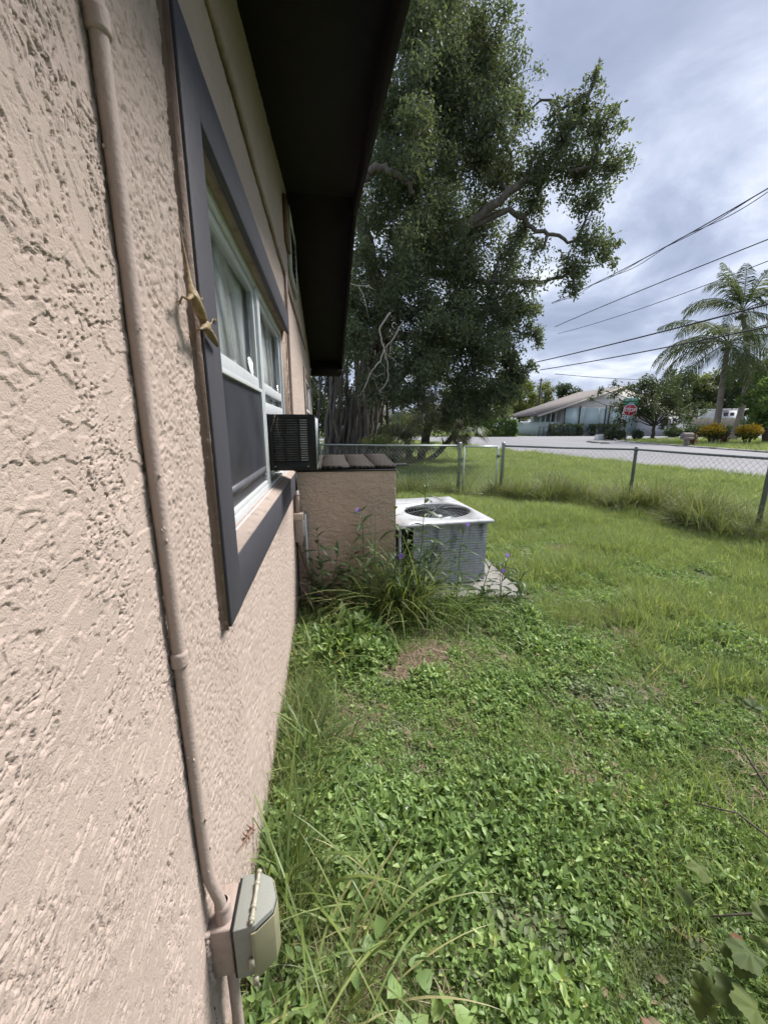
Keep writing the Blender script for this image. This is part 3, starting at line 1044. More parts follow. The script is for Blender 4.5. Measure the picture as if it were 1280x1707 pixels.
M['fin'] = pmat('condenser_fins', (.37, .38, .395), .6, .12, 20, .3, 60, spec=.4, dirt=(.035, .035, .04), dirt_scale=4.2, dirt_lo=.55, dirt_hi=.68, stretch=(1.6, 1.6, .5))
M['white_steel'] = pmat('white_enamel', (.40, .415, .435), .4, .04, 5, spec=.4, dirt=(.20, .195, .185), dirt_scale=5, dirt_lo=.50, dirt_hi=.74)
fins(.13, 0, CW, 0, 'fin_panel', 70)
fins(CW, 0, CW, CDp, 'fin_panel', 80)
mb = MB()
mb.hexa([cp(0.02, .012, .04), cp(CW - .012, .015, .04), cp(CW - .015, CDp, .04), cp(0.02, CDp, .04)], [cp(0.02, .012, .05), cp(CW - .012, .015, .05), cp(CW - .015, CDp, .05), cp(0.02, CDp, .05)])
mb.hexa([cp(0.02, .05, .04), cp(.04, .05, .04), cp(.04, CDp, .04), cp(.02, CDp, .04)], [cp(0.02, .05, .60), cp(.04, .05, .60), cp(.04, CDp, .60), cp(.02, CDp, .60)])
mb.hexa([cp(0.02, CDp - .02, .04), cp(CW, CDp - .02, .04), cp(CW, CDp, .04), cp(.02, CDp, .04)], [cp(0.02, CDp - .02, .6), cp(CW, CDp - .02, .6), cp(CW, CDp, .6), cp(.02, CDp, .6)])
mb.build('base_pan', M['galv_dark'], cu)
mb = MB()
mb.hexa([cp(0, -.003, .04), cp(.02, -.003, .04), cp(.02, .03, .04), cp(0, .03, .04)], [cp(0, -.003, .606), cp(.02, -.003, .606), cp(.02, .03, .606), cp(0, .03, .606)])
mb.build('corner_post', M['white_steel'], cu)
mb = MB()
mb.hexa([cp(.04, .06, .05), cp(.10, .06, .05), cp(.10, .4, .05), cp(.04, .4, .05)], [cp(.04, .06, .59), cp(.10, .06, .59), cp(.10, .4, .59), cp(.04, .4, .59)])
mb.build('open_service_bay', M['dark'], cu)
# white top with a round fan opening
TZ0, TZ1 = .607, .634
a0, a1, b0, b1 = -.045, CW + .045, -.04, CDp + .04
ca, cb_, R_ = .50, .47, .335
n = 72
mb = MB()
V = []
for zz in (TZ0, TZ1):
    for ring in ('o', 'i'):
        for j in range(n):
            t = j * 2 * PI / n
            dx, dy = math.cos(t), math.sin(t)
            if ring == 'i':
                V.append(cp(ca + R_ * dx, cb_ + R_ * dy, zz))
            else:
                s = min((a1 - ca) / dx if dx > 1e-9 else 1e9, (a0 - ca) / dx if dx < -1e-9 else 1e9, (b1 - cb_) / dy if dy > 1e-9 else 1e9, (b0 - cb_) / dy if dy < -1e-9 else 1e9)
                V.append(cp(ca + s * dx, cb_ + s * dy, zz))
F = []
for j in range(n):
    k = (j + 1) % n
    F += [(2 * n + j, 2 * n + k, 3 * n + k, 3 * n + j), (j, n + j, n + k, k), (j, k, 2 * n + k, 2 * n + j), (n + j, 3 * n + j, 3 * n + k, n + k)]
F = [(a, b, c, d) for a, b, c, d in F]
# snap the nearest samples to the four corners
for cnr in ((a0, b0), (a1, b0), (a1, b1), (a0, b1)):
    q = np.array(cp(cnr[0], cnr[1], 0))[:2]
    dd = [np.hypot(V[j][0] - q[0], V[j][1] - q[1]) for j in range(n)]
    j = int(np.argmin(dd))
    V[j] = (q[0], q[1], TZ0); V[2 * n + j] = (q[0], q[1], TZ1)
mb.add(V, F)
top = mb.build('top_panel', M['white_steel'], cu)
mb = MB()
for j, (x, y) in enumerate(((.06, .90), (.30, .98), (.55, 1.05), (.75, 1.02), (.05, .03), (.8, .03), (.03, .5), (.82, .55))):
    c = cp(x, y, TZ1)
    mb = MB(); mb.lathe(c, [(.007, 0), (.007, .003), (.0001, .0045)], 8); mb.build('screw', M['galv_dark'], top)
mb = MB(); mb.hexa([cp(-.03, .855, TZ1), cp(CW + .03, .855, TZ1), cp(CW + .03, .862, TZ1), cp(-.03, .862, TZ1)], [cp(-.03, .855, TZ1 + .002), cp(CW + .03, .855, TZ1 + .002), cp(CW + .03, .862, TZ1 + .002), cp(-.03, .862, TZ1 + .002)])
mb.build('seam', M['galv_dark'], top)
mb = MB()
for rr in np.linspace(.03, R_ - .005, 11):
    t = np.linspace(0, 2 * PI, 37)
    mb.tube([cp(ca + rr * math.cos(q), cb_ + rr * math.sin(q), TZ1 - .004 + .02 * (1 - (rr / R_) ** 2)) for q in t], .0017, 4, cap=False)
for j in range(8):
    t = j * PI / 4 + .2
    mb.tube([cp(ca + rr * math.cos(t), cb_ + rr * math.sin(t), TZ1 + .001 + .02 * (1 - (rr / R_) ** 2)) for rr in np.linspace(.02, R_ + .02, 6)], .0025, 5)
mb.build('fan_grille', M['galv_dark'], top, smooth=True)
mb = MB()
for j in range(3):
    t0 = j * 2 * PI / 3 + .7
    pts = [(.05, 0, .53), (.28, -.12, .545), (.31, .10, .50), (.06, .06, .50)]
    V = [cp(ca + r * math.cos(t0) - s * math.sin(t0), cb_ + r * math.sin(t0) + s * math.cos(t0), z) for r, s, z in pts]
    V += [(x, y, z - .004) for x, y, z in V]
    mb.add(V, [(0, 1, 2, 3), (7, 6, 5, 4), (0, 4, 5, 1), (1, 5, 6, 2), (2, 6, 7, 3), (3, 7, 4, 0)])
mb.lathe(cp(ca, cb_, .5), [(.06, -.1), (.06, .07), (.05, .085), (.0001, .09)], 16)
mb.build('fan', M['galv'], cu)
mb = MB(); mb.lathe(cp(ca, cb_, 0), [(R_ + .003, TZ0), (R_ + .003, .44), (.33, .43), (.0001, .42)], 32)
mb.build('fan_shroud', M['dark'], cu, smooth=True)

# ================================================================== chain-link fence
def fence_wires(mb, A, B, z0, z1, pitch=.085, r=.0017, sag=0):
    A = np.array(A, float); B = np.array(B, float)
    Lf = np.linalg.norm(B - A); H = z1 - z0
    u = (B - A) / Lf
    for sgn in (1, -1):
        k0, k1 = (-H, Lf) if sgn > 0 else (0, Lf + H)
        s = k0
        while s < k1:
            # line from (s, z0) to (s + sgn*H, z1) clipped to the panel
            s0, s1, h0, h1 = s, s + sgn * H, 0.0, H
            if sgn > 0:
                if s0 < 0: h0 += -s0; s0 = 0
                if s1 > Lf: h1 -= s1 - Lf; s1 = Lf
            else:
                if s0 > Lf: h0 += s0 - Lf; s0 = Lf
                if s1 < 0: h1 += s1; s1 = 0
            if h1 - h0 > .02:
                off = np.array([-u[1], u[0]]) * .0022 * sgn
                p0 = A + u * s0 + off; p1 = A + u * s1 + off
                mb.tube([(p0[0], p0[1], z0 + h0), (p1[0], p1[1], z0 + h1)], r, 3, cap=False)
            s += pitch


def post(mb, x, y, h, r, cap=True):
    z0 = float(gz(x, y)) - .1
    mb.tube([(x, y, z0), (x, y, h - .01), (x, y, h)], r, 12)
    if cap:
        mb.lathe((x, y, h), [(r + .003, -.03), (r + .003, .0), (r * .8, .018), (.0001, .026)], 12)


FH = 1.06
FL0, GP0, GP1, FR1, FR2, FR3 = (.10, 8.70), (2.99, 7.78), (3.86, 7.62), (5.62, 6.12), (5.72, 4.06), (5.80, 1.5)
LE = (.62, 8.54)
fl = thing('chain_link_fence', 'chain link fence run left of the gate in front of the banyan roots', 'fence', (1.5, 8.3, 0), 'chain link fence around the yard')
mb = MB(); fence_wires(mb, FL0, GP0, .02, FH - .02); mb.build('wire_mesh', M['wire'], fl)
mb = MB(); mb.tube([(FL0[0], FL0[1], FH), (1.5, 8.26, FH - .006), (GP0[0], GP0[1], FH)], .019, 10); mb.build('top_rail', M['galv'], fl, smooth=True)
mb = MB(); post(mb, FL0[0], FL0[1], FH + .03, .026); mb.build('post', M['galv'], fl, smooth=True)
mb = MB(); post(mb, GP0[0] - .01, GP0[1], FH + .055, .034); mb.build('post', M['galv'], fl, smooth=True)
for z in (.25, .5, .78, .99):
    mb = MB(); mb.tube([(GP0[0] - .01, GP0[1], z), (GP0[0] - .01, GP0[1], z + .022)], .039, 12); mb.build('tension_band', M['galv_dark'], fl, smooth=True)
gt = thing('fence_gate', 'narrow chain link gate with pale pipe frame between two fence posts', 'gate', (3.4, 7.7, .05))
ga, gb = np.array([GP0[0] + .085, GP0[1] - .01]), np.array([GP1[0] - .11, GP1[1] + .01])
mb = MB()
GT = FH - .015
mb.tube([(ga[0], ga[1], .03), (ga[0], ga[1], GT), (gb[0], gb[1], GT), (gb[0], gb[1], .03), (ga[0], ga[1], .03)][0:2], .018, 10)
mb.tube([(ga[0], ga[1], GT), (gb[0], gb[1], GT)], .018, 10)
mb.tube([(gb[0], gb[1], .0), (gb[0], gb[1], GT)], .018, 10)
mb.tube([(ga[0], ga[1], .05), (gb[0], gb[1], .05)], .018, 10)
mb.build('gate_frame', pmat('gate_pipe', (.52, .58, .56), .4, .1, 20, metal=.3), gt, smooth=True)
mb = MB(); fence_wires(mb, ga, gb, .05, GT - .02); mb.build('wire_mesh', M['wire'], gt)
for z in (.3, .8):
    mb = MB(); mb.tube([(GP0[0], GP0[1], z), (ga[0], ga[1], z)], .014, 8); mb.build('hinge', M['galv_dark'], gt, smooth=True)
mb = MB(); mb.tube([(gb[0], gb[1], .85), (GP1[0] - .02, GP1[1], .85)], .012, 8); mb.box(gb[0] - .02, gb[0] + .03, gb[1] - .03, gb[1] + .01, .82, .88); mb.build('latch', M['galv_dark'], gt)
fr = thing('chain_link_fence', 'long chain link fence run from the gate to the right edge of the yard', 'fence', (5, 6, 0), 'chain link fence around the yard')
mb = MB()
fence_wires(mb, GP1, FR1, .02, FH - .02); fence_wires(mb, FR1, FR2, .02, FH - .02); fence_wires(mb, FR2, FR3, .02, FH - .02)
mb.build('wire_mesh', pmat('dull_fence_wire', (.24, .26, .26), .5, .1, 10, metal=.3), fr)
mb = MB(); mb.tube([(GP1[0], GP1[1], FH), (4.7, 6.9, FH - .008), (FR1[0], FR1[1], FH), (5.67, 5.1, FH - .004), (FR2[0], FR2[1], FH), (FR3[0], FR3[1], FH)], .019, 10)
mb.build('top_rail', M['galv_dark'], fr, smooth=True)
mb = MB(); post(mb, GP1[0], GP1[1], FH + .055, .034); mb.build('post', M['galv'], fr, smooth=True)
for q in (FR1, FR2, FR3):
    mb = MB(); post(mb, q[0], q[1], FH + .025, .027); mb.build('post', M['galv_dark'], fr, smooth=True)
    mb = MB(); mb.tube([(q[0], q[1], FH - .03), (q[0], q[1], FH + .012)], .036, 12); mb.build('rail_clamp', M['galv_dark'], fr, smooth=True)

# ================================================================== lizards on the wall
def lizard(name, label, spine, radii, legs, mat, loc):
    V, E, R = [], [], []
    for p, r in zip(spine, radii):
        V.append(tuple(np.array(p) - np.array(loc))); R.append(r)
    E += [(k, k + 1) for k in range(len(spine) - 1)]
    for root, pts, rr, toes in legs:
        prev = root
        for p, r in zip(pts, rr):
            V.append(tuple(np.array(p) - np.array(loc))); R.append(r); E.append((prev, len(V) - 1)); prev = len(V) - 1
        foot = prev
        for tp in toes:
            V.append(tuple(np.array(tp) - np.array(loc))); R.append(.0009); E.append((foot, len(V) - 1))
    me = bpy.data.meshes.new(name)
    me.from_pydata(V, E, [])
    o = bpy.data.objects.new(name, me)
    COL.objects.link(o)
    o.location = loc
    sk = o.modifiers.new('skin', 'SKIN')
    sk.use_smooth_shade = True
    for k, sv_ in enumerate(me.skin_vertices[0].data):
        sv_.radius = (R[k], R[k] * .8)
        sv_.use_root = (k == 0)
    ss = o.modifiers.new('sub', 'SUBSURF'); ss.levels = 1; ss.render_levels = 2
    me.materials.append(mat)
    return tag(o, label, 'lizard')


M['lizard'] = pmat('lizard_skin', (.17, .115, .06), .6, .35, 90, .3, 400, col2=(.32, .23, .12))
x = .034
spine = [atX(363, 577, .036), atX(357, 566, .038), atX(350, 556, .038), atX(343, 543, .037), atX(337, 528, .036), atX(331, 513, .036), atX(325, 499, .034), atX(321, 489, .030), atX(317, 474, .024), atX(313, 452, .02), atX(309, 430, .018), atX(304, 404, .016), atX(300, 380, .015)]
rad = [.0036, .0078, .0094, .0078, .0098, .0112, .0100, .0072, .0056, .0042, .0032, .0022, .0012]
legs = [(3, [atX(334, 548, .040), atX(325, 551, .030), atX(318, 557, .022)], [.0020, .0016, .0012], [atX(313, 556, .016), atX(315, 563, .016), atX(320, 565, .016)]),
        (3, [atX(352, 538, .034), atX(355, 531, .030)], [.0018, .0013], [atX(361, 533, .029), atX(362, 538, .029)]),
        (7, [atX(313, 499, .034), atX(304, 494, .026), atX(300, 502, .018)], [.0032, .0024, .0016], [atX(295, 503, .013), atX(298, 509, .013), atX(303, 508, .013)]),
        (7, [atX(330, 492, .034), atX(334, 499, .031)], [.0026, .0018], [atX(338, 502, .0305), atX(338, 496, .0305)])]
lizard('lizard', 'brown lizard hanging head down on the charcoal window trim', spine, rad, legs, M['lizard'], tuple(spine[5]))
q = lambda px, py, X=.007: atX(px, py, X)
spine = [q(424, 1376), q(420, 1382), q(417, 1387), q(413, 1394), q(408, 1402), q(402, 1411), q(397, 1418)]
rad = [.0024, .0042, .0050, .0042, .0025, .0016, .0009]
legs = [(1, [q(414, 1378)], [.0012], [q(411, 1374)]), (1, [q(424, 1385)], [.0012], [q(427, 1382)]), (3, [q(407, 1392)], [.0013], [q(405, 1387)]), (3, [q(416, 1400)], [.0013], [q(413, 1409)])]
lizard('lizard', 'tiny brown lizard on the stucco wall above the outlet box', spine, rad, legs, pmat('small_lizard_skin', (.22, .12, .08), .7, .3, 60), tuple(spine[2]))
# ================================================================== low plants
def blade(L, w, az, lean, bend, base=(0, 0, 0), seg=3, twist=0):
    d = np.array([math.cos(az), math.sin(az), 0]); s = np.array([-math.sin(az + twist), math.cos(az + twist), 0])
    p = np.array(base, float); V = []
    for k in range(seg + 1):
        t = k / seg
        ww = w * (1 - t ** 1.8) * (.75 + .5 * t if t < .5 else 1)
        if k < seg:
            V += [p - s * ww / 2, p + s * ww / 2]
        else:
            V += [p]
        a = lean + bend * t
        p = p + (L / seg) * (math.sin(a) * d + math.cos(a) * np.array([0, 0, 1]))
    q = [(2 * k, 2 * k + 1, 2 * k + 3, 2 * k + 2) for k in range(seg - 1)]
    tr = [(2 * seg - 2, 2 * seg - 1, 2 * seg)]
    return np.array(V), q, tr


LEAF_T = np.array([0, .22, .5, .8, 1.0]); LEAF_W = np.array([.10, .75, 1.0, .55, 0])


def leaf(L, Wd, fold=.25, curl=.5, heart=False):
    """one leaf along +Y, folded on its midrib and curling down towards the tip"""
    V = [(0, 0, 0)]
    w = LEAF_W if not heart else np.array([.55, 1.0, .85, .4, 0])
    z = 0; y = 0; a = 0
    rows = []
    for k in range(1, 4):
        dt = (LEAF_T[k] - LEAF_T[k - 1]) * L
        a = -curl * LEAF_T[k]
        y += dt * math.cos(a); z += dt * math.sin(a)
        hw = w[k] * Wd / 2
        yb = y - (.10 * L if heart and k == 1 else 0)
        rows.append(len(V)); V += [(-hw, yb, z + hw * fold), (0, y, z), (hw, yb, z + hw * fold)]
    dt = (1 - LEAF_T[3]) * L
    a = -curl
    V.append((0, y + dt * math.cos(a), z + dt * math.sin(a)))
    tr = [(0, rows[0] + 1, rows[0]), (0, rows[0] + 2, rows[0] + 1)]
    q = []
    for r0, r1 in zip(rows[:-1], rows[1:]):
        q += [(r0, r0 + 1, r1 + 1, r1), (r0 + 1, r0 + 2, r1 + 2, r1 + 1)]
    t = len(V) - 1
    tr += [(rows[-1], rows[-1] + 1, t), (rows[-1] + 1, rows[-1] + 2, t)]
    return np.array(V, float), q, tr


def put(V, az, elev, pos, roll=0):
    """leaf from its +Y frame to heading az, raised by elev, at pos"""
    Mx = rot('Z', az - PI / 2) @ rot('X', elev) @ rot('Y', roll)
    return V @ Mx.T + np.asarray(pos)


def proto(name, mb, mat, col):
    me = mesh_from(name, np.vstack(mb.V), [np.vstack(f) for f in mb.F.values()], True)
    me.materials.append(mat)
    o = bpy.data.objects.new(name, me)
    col.objects.link(o)
    return o


def scatter(name, label, cat, col, P, rotv, scl, idx):
    me = bpy.data.meshes.new(name)
    n = len(P)
    me.vertices.add(n)
    me.vertices.foreach_set('co', np.asarray(P, np.float32).ravel())
    a = me.attributes.new('rot', 'FLOAT_VECTOR', 'POINT'); a.data.foreach_set('vector', np.asarray(rotv, np.float32).ravel())
    a = me.attributes.new('scl', 'FLOAT', 'POINT'); a.data.foreach_set('value', np.asarray(scl, np.float32).ravel())
    a = me.attributes.new('idx', 'INT', 'POINT'); a.data.foreach_set('value', np.asarray(idx, np.int32).ravel())
    me.update()
    o = bpy.data.objects.new(name, me)
    COL.objects.link(o)
    ng = bpy.data.node_groups.new(name + '_scatter', 'GeometryNodeTree')
    ng.interface.new_socket('Geometry', in_out='INPUT', socket_type='NodeSocketGeometry')
    ng.interface.new_socket('Geometry', in_out='OUTPUT', socket_type='NodeSocketGeometry')
    gi = ng.nodes.new('NodeGroupInput'); go = ng.nodes.new('NodeGroupOutput')
    ip = ng.nodes.new('GeometryNodeInstanceOnPoints')
    ci = ng.nodes.new('GeometryNodeCollectionInfo')
    ci.inputs['Collection'].default_value = col
    ci.inputs['Separate Children'].default_value = True
    ci.inputs['Reset Children'].default_value = True
    L = ng.links.new
    def na(nm, typ):
        q = ng.nodes.new('GeometryNodeInputNamedAttribute'); q.data_type = typ; q.inputs['Name'].default_value = nm
        return q.outputs[0]
    L(gi.outputs[0], ip.inputs['Points'])
    L(ci.outputs[0], ip.inputs['Instance'])
    ip.inputs['Pick Instance'].default_value = True
    L(na('idx', 'INT'), ip.inputs['Instance Index'])
    e2r = ng.nodes.new('FunctionNodeEulerToRotation')
    L(na('rot', 'FLOAT_VECTOR'), e2r.inputs[0])
    L(e2r.outputs[0], ip.inputs['Rotation'])
    L(na('scl', 'FLOAT'), ip.inputs['Scale'])
    L(ip.outputs[0], go.inputs[0])
    md = o.modifiers.new('scatter', 'NODES'); md.node_group = ng
    return tag(o, label, cat, kind='stuff')


G = (lambda r, g, b: (r, g, b))
M['herb'] = leafmat('ground_herb_leaf', [(0, (.105, .175, .064)), (.3, (.195, .295, .100)), (.6, (.285, .405, .135)), (.85, (.38, .48, .17)), (.96, (.46, .50, .19)), (1, (.52, .44, .21))], .42, .40, .34, .55, 1.4)
M['herb_dull'] = leafmat('creeping_weed_leaf', [(0, (.12, .155, .085)), (.5, (.20, .25, .13)), (.9, (.29, .33, .165)), (1, (.40, .33, .20))], .5, .40, .25, .35, 1.2)
M['grass'] = leafmat('lawn_blade', [(0, (.150, .205, .085)), (.35, (.235, .305, .120)), (.7, (.315, .385, .155)), (.88, (.42, .45, .21)), (1, (.62, .55, .34))], .45, .45, .3, .4, .7)
M['tall_grass'] = leafmat('tall_grass_blade', [(0, (.080, .125, .045)), (.35, (.130, .190, .062)), (.6, (.205, .265, .088)), (.75, (.36, .35, .155)), (1, (.58, .50, .31))], .42, .40, .4)
M['straw'] = leafmat('dry_straw', [(0, (.16, .11, .075)), (.5, (.28, .21, .15)), (1, (.40, .33, .25))], .8, .1, .1)
M['vine'] = leafmat('vine_leaf', [(0, (.060, .085, .034)), (.5, (.095, .13, .046)), (1, (.17, .20, .045))], .62, .35, .22)
M['dead_leaf'] = leafmat('dead_leaf', [(0, (.11, .042, .028)), (.5, (.17, .082, .05)), (1, (.25, .16, .105))], .6, .1, .3)

c_herb = bpy.data.collections.new('herb_protos')
R = random.Random(5)
for v in range(7):          # upright sprigs: pairs of oval leaves on short stems
    mb = MB()
    for sp in range(3 if v < 4 else 4):
        bx_, by_ = R.uniform(-.03, .03), R.uniform(-.03, .03)
        h = R.uniform(.03, .075); az0 = R.uniform(0, 6.28)
        for lv in range(3):
            z = h * (lv + 1) / 3
            for side in (0, PI):
                Ls = R.uniform(.028, .052) * (1 - .12 * lv)
                V, q, t = leaf(Ls, Ls * R.uniform(.32, .44), .28, R.uniform(.1, .8))
                mb.add(put(V, az0 + side + lv * PI / 2 + R.uniform(-.3, .3), R.uniform(.15, .95) + .18 * lv, (bx_, by_, z), R.uniform(-.3, .3)), q, t)
    proto('herb_%d' % v, mb, M['herb'], c_herb)
for v in range(3):          # small creeping mats
    mb = MB()
    for k in range(16):
        Ls = R.uniform(.014, .026)
        V, q, t = leaf(Ls, Ls * .6, .15, .3)
        mb.add(put(V, R.uniform(0, 6.28), R.uniform(-.2, .6), (R.uniform(-.05, .05), R.uniform(-.05, .05), R.uniform(.008, .035)), R.uniform(-.4, .4)), q, t)
    proto('herb_x%d' % v, mb, M['herb_dull'], c_herb)
NH = 10

c_lawn = bpy.data.collections.new('lawn_protos')
for v in range(6):
    mb = MB()
    for k in range(26):
        mb.add(*blade(R.uniform(.06, .18), R.uniform(.0035, .0065), R.uniform(0, 6.28), R.uniform(.05, .6), R.uniform(.2, 1.3), (R.uniform(-.06, .06), R.uniform(-.06, .06), -.005)))
    proto('lawn_%d' % v, mb, M['grass'], c_lawn)
c_tall = bpy.data.collections.new('tall_protos')
for v in range(6):
    mb = MB()
    for k in range(15):
        mb.add(*blade(R.uniform(.14, .40), R.uniform(.004, .009), R.uniform(0, 6.28), R.uniform(.03, .5), R.uniform(.3, 2.0), (R.uniform(-.03, .03), R.uniform(-.03, .03), -.005), 5, R.uniform(-.5, .5)))
    proto('tall_%d' % v, mb, M['tall_grass'], c_tall)
c_straw = bpy.data.collections.new('straw_protos')
for v in range(4):
    mb = MB()
    for k in range(22):
        mb.add(*blade(R.uniform(.03, .11), R.uniform(.0015, .004), R.uniform(0, 6.28), R.uniform(1.2, 1.6), R.uniform(-.3, .3), (R.uniform(-.07, .07), R.uniform(-.07, .07), R.uniform(.002, .03)), 2))
    proto('straw_%d' % v, mb, M['straw'], c_straw)

rg = np.random.default_rng(21)
BARE = np.array([(.82, 2.10, .22, .14), (.62, 1.97, .13, .09), (1.30, 1.15, .085, .06), (2.95, 4.05, .30, .09), (2.45, 2.45, .08, .05)])


def bare(x, y):
    b = np.zeros_like(x)
    for cx_, cy_, rx, ry in BARE:
        d = np.hypot((x - cx_) / rx, (y - cy_) / ry) + .35 * fbm(x * 6, y * 6, 2, 9)
        b = np.maximum(b, sstep(1.15, .55, d))
    return b


def blocked(x, y):
    m = (x < .03) | ((x < .86) & (y > 2.93) & (y < 4.35)) | ((x > .84) & (x < 1.97) & (y > 2.80) & (y < 4.52))
    return m


def in_view(x, y, zt=.2, mg=330):
    d = np.stack([x, y, np.full_like(x, zt)], -1) - CAM
    z = d @ _F
    u = 640 + 640 * (d @ _R) / np.maximum(z, .05); v = 853.5 - 640 * (d @ _U) / np.maximum(z, .05)
    return ((z > .05) & (u > -mg) & (u < 1280 + mg * 2)) | ((np.abs(y) < 1.2) & (x < 2.6))


def euler(n, tilt=.25):
    return np.stack([rg.normal(0, tilt, n), rg.normal(0, tilt, n), rg.uniform(0, 2 * PI, n)], -1)


# herbs: dense close to the camera, thinning out into the lawn
n = 380000
x = .02 + 5.2 * rg.random(n) ** 1.5; y = -.8 + 6.0 * rg.random(n) ** 1.15
r = np.hypot(x - .3, y)
nz = fbm(x * 1.1, y * 1.1, 3, 33)
turf = sstep(-.15, .35, (y - 2.6) * .35 + (x - 1.6) * .42 - .55 + .8 * nz)       # 0 herbs, 1 lawn
keep = (rg.random(n) < np.interp(r, [.5, 2, 3.5, 6], [1, .85, .55, .35]) * (1 - .86 * turf) * (1 - .93 * bare(x, y))) & ~blocked(x, y) & in_view(x, y)
keep &= rg.random(n) < np.interp(x, [0, .25, .5], [.35, .7, 1])
keep &= rg.random(n) < .30 + .70 * sstep(-.34, .10, fbm(x * 7, y * 7, 3, 77))
x, y = x[keep], y[keep]
k = len(x)
sp = fbm(x * 2.2, y * 2.2, 3, 51)
idx = np.where(sp + rg.normal(0, .35, k) > .34, rg.integers(7, 10, k), rg.integers(0, 7, k))
sc = np.clip(np.exp(rg.normal(-.66, .24, k)), .3, .9) * np.interp(x, [0, .4, 1], [1.25, 1.15, 1.0]) * np.where(idx > 6, 1.15, 1)
sc *= .72 + .55 * sstep(-.3, .4, fbm(x * 1.6 + 8, y * 1.6, 2, 91))
sc *= 1 + 1.2 * np.exp(-((x - .36) / .22) ** 2 - ((y - 2.25) / .28) ** 2) + .8 * np.exp(-((x - .9) / .8) ** 2 - ((y - 2.62) / .16) ** 2)
scatter('ground_cover', 'low leafy green weeds carpeting the yard near the camera', 'weeds', c_herb, np.stack([x, y, gz(x, y)], -1), euler(k, .22), sc, idx)
print('herbs', k)

# lawn blades: over the yard and the verge as far as the street
n = 170000
rr = np.exp(rg.uniform(math.log(.6), math.log(30), n)); th = rg.uniform(math.radians(-14), math.radians(72), n)
x = .27 + rr * np.sin(th); y = rr * np.cos(th)
nz = fbm(x * 1.1, y * 1.1, 3, 33)
turf = sstep(-.15, .35, (y - 2.6) * .35 + (x - 1.6) * .42 - .55 + .8 * nz)
road_x = np.interp(y, ys_, [p[0] for p in near_edge])
keep = (rg.random(n) < (.055 + .945 * turf) * (1 - .85 * bare(x, y)) * np.interp(rr, [.5, 2, 5, 30], [.5, .8, 1, 1])) & ~blocked(x, y) & in_view(x, y) & (x < road_x - .15) & (y < 35) & ~((x < .2) & (y < 7.6))
x, y, rr = x[keep], y[keep], rr[keep]
k = len(x)
sc = rg.uniform(.65, 1.2, k) * np.interp(rr, [1, 4, 10, 30], [.60, .95, 1.2, 2.0]) * (.72 + .5 * sstep(-.3, .4, fbm(x * .8, y * .8, 2, 14)))
scatter('lawn_grass', 'bright green lawn grass across the yard and the verge beyond the fence', 'grass', c_lawn, np.stack([x, y, gz(x, y)], -1), euler(k, .18), sc, rg.integers(0, 6, k))
print('lawn', k)

# grass on the far side of the street
n = 9000
x = rg.uniform(20, 60, n); y = rg.uniform(8, 36, n)
fx = np.interp(y, ys_, far_edge[:, 0])
keep = (x > fx + .5) & in_view(x, y)
x, y = x[keep], y[keep]; k = len(x)
scatter('corner_lawn', 'mown grass on the corner lot across the street', 'grass', c_lawn, np.stack([x, y, gz(x, y) - .02], -1), euler(k, .15), rg.uniform(1.2, 2.4, k), rg.integers(0, 6, k))
n = 7000
x = rg.uniform(18, 75, n); y = rg.uniform(50, 85, n)
keep = in_view(x, y) & (y > np.interp(x, [-60, 14, 30, 110], [45, 46, 50, 54]) + .6)
x, y = x[keep], y[keep]; k = len(x)
scatter('far_lawn', 'sunny mown grass around the pale green house', 'grass', c_lawn, np.stack([x, y, gz(x, y) - .03], -1), euler(k, .15), rg.uniform(2.0, 3.4, k), rg.integers(0, 6, k))

# long blades hugging the foot of the wall and thin clumps in the weeds
n = 1150
y = rg.uniform(.35, 3.0, n); x = np.abs(rg.normal(.03, .11, n)) + .03
keep = (x < .55) & ~blocked(x, y)
x, y = x[keep], y[keep]
n2 = 420
x2 = rg.uniform(.2, 2.4, n2); y2 = rg.uniform(.5, 3.0, n2)
kk = ~blocked(x2, y2) & (fbm(x2 * 2, y2 * 2, 2, 3) > .12)
x = np.concatenate([x, x2[kk]]); y = np.concatenate([y, y2[kk]]); k = len(x)
sc = rg.uniform(.28, .70, k) * np.interp(x, [0, .3, .5], [1.1, .8, .5])
sc *= np.where((np.abs(y - .64) < .12) & (x < .22), .65, 1)
ro = euler(k, .22); ro[:, 1] += np.interp(x, [0, .2], [.25, 0])
scatter('wall_grass', 'long grass blades and straw growing along the foot of the stucco wall', 'grass', c_tall, np.stack([x, y, np.zeros(k)], -1), ro, sc, rg.integers(0, 6, k))

# rank weeds along the fence
pts = []
for A, B, m in ((FL0, GP0, 230), (GP1, FR1, 650), (FR1, FR2, 800), (FR2, FR3, 300)):
    A, B = np.array(A), np.array(B)
    t = rg.random(m)
    p_ = A + (B - A) * t[:, None] + rg.normal(0, .21, (m, 2))
    pts.append(p_)
pts = np.vstack(pts)
k = len(pts)
sc = rg.uniform(.8, 1.45, k) * (.75 + .7 * sstep(-.2, .4, fbm(pts[:, 0] * 2, pts[:, 1] * 2, 2, 8)))
c_weed = bpy.data.collections.new('weed_protos')
M['weed'] = leafmat('fence_weed_blade', [(0, (.10, .13, .055)), (.4, (.17, .205, .085)), (.7, (.25, .275, .115)), (.85, (.36, .33, .18)), (1, (.50, .43, .28))], .5, .40, .3)
for v in range(5):
    mb = MB()
    for q_ in range(26):
        mb.add(*blade(R.uniform(.15, .45), R.uniform(.004, .008), R.uniform(0, 6.28), R.uniform(.05, .8), R.uniform(.3, 1.9), (R.uniform(-.08, .08), R.uniform(-.08, .08), -.005), 4, R.uniform(-.5, .5)))
    proto('weed_%d' % v, mb, M['weed'], c_weed)
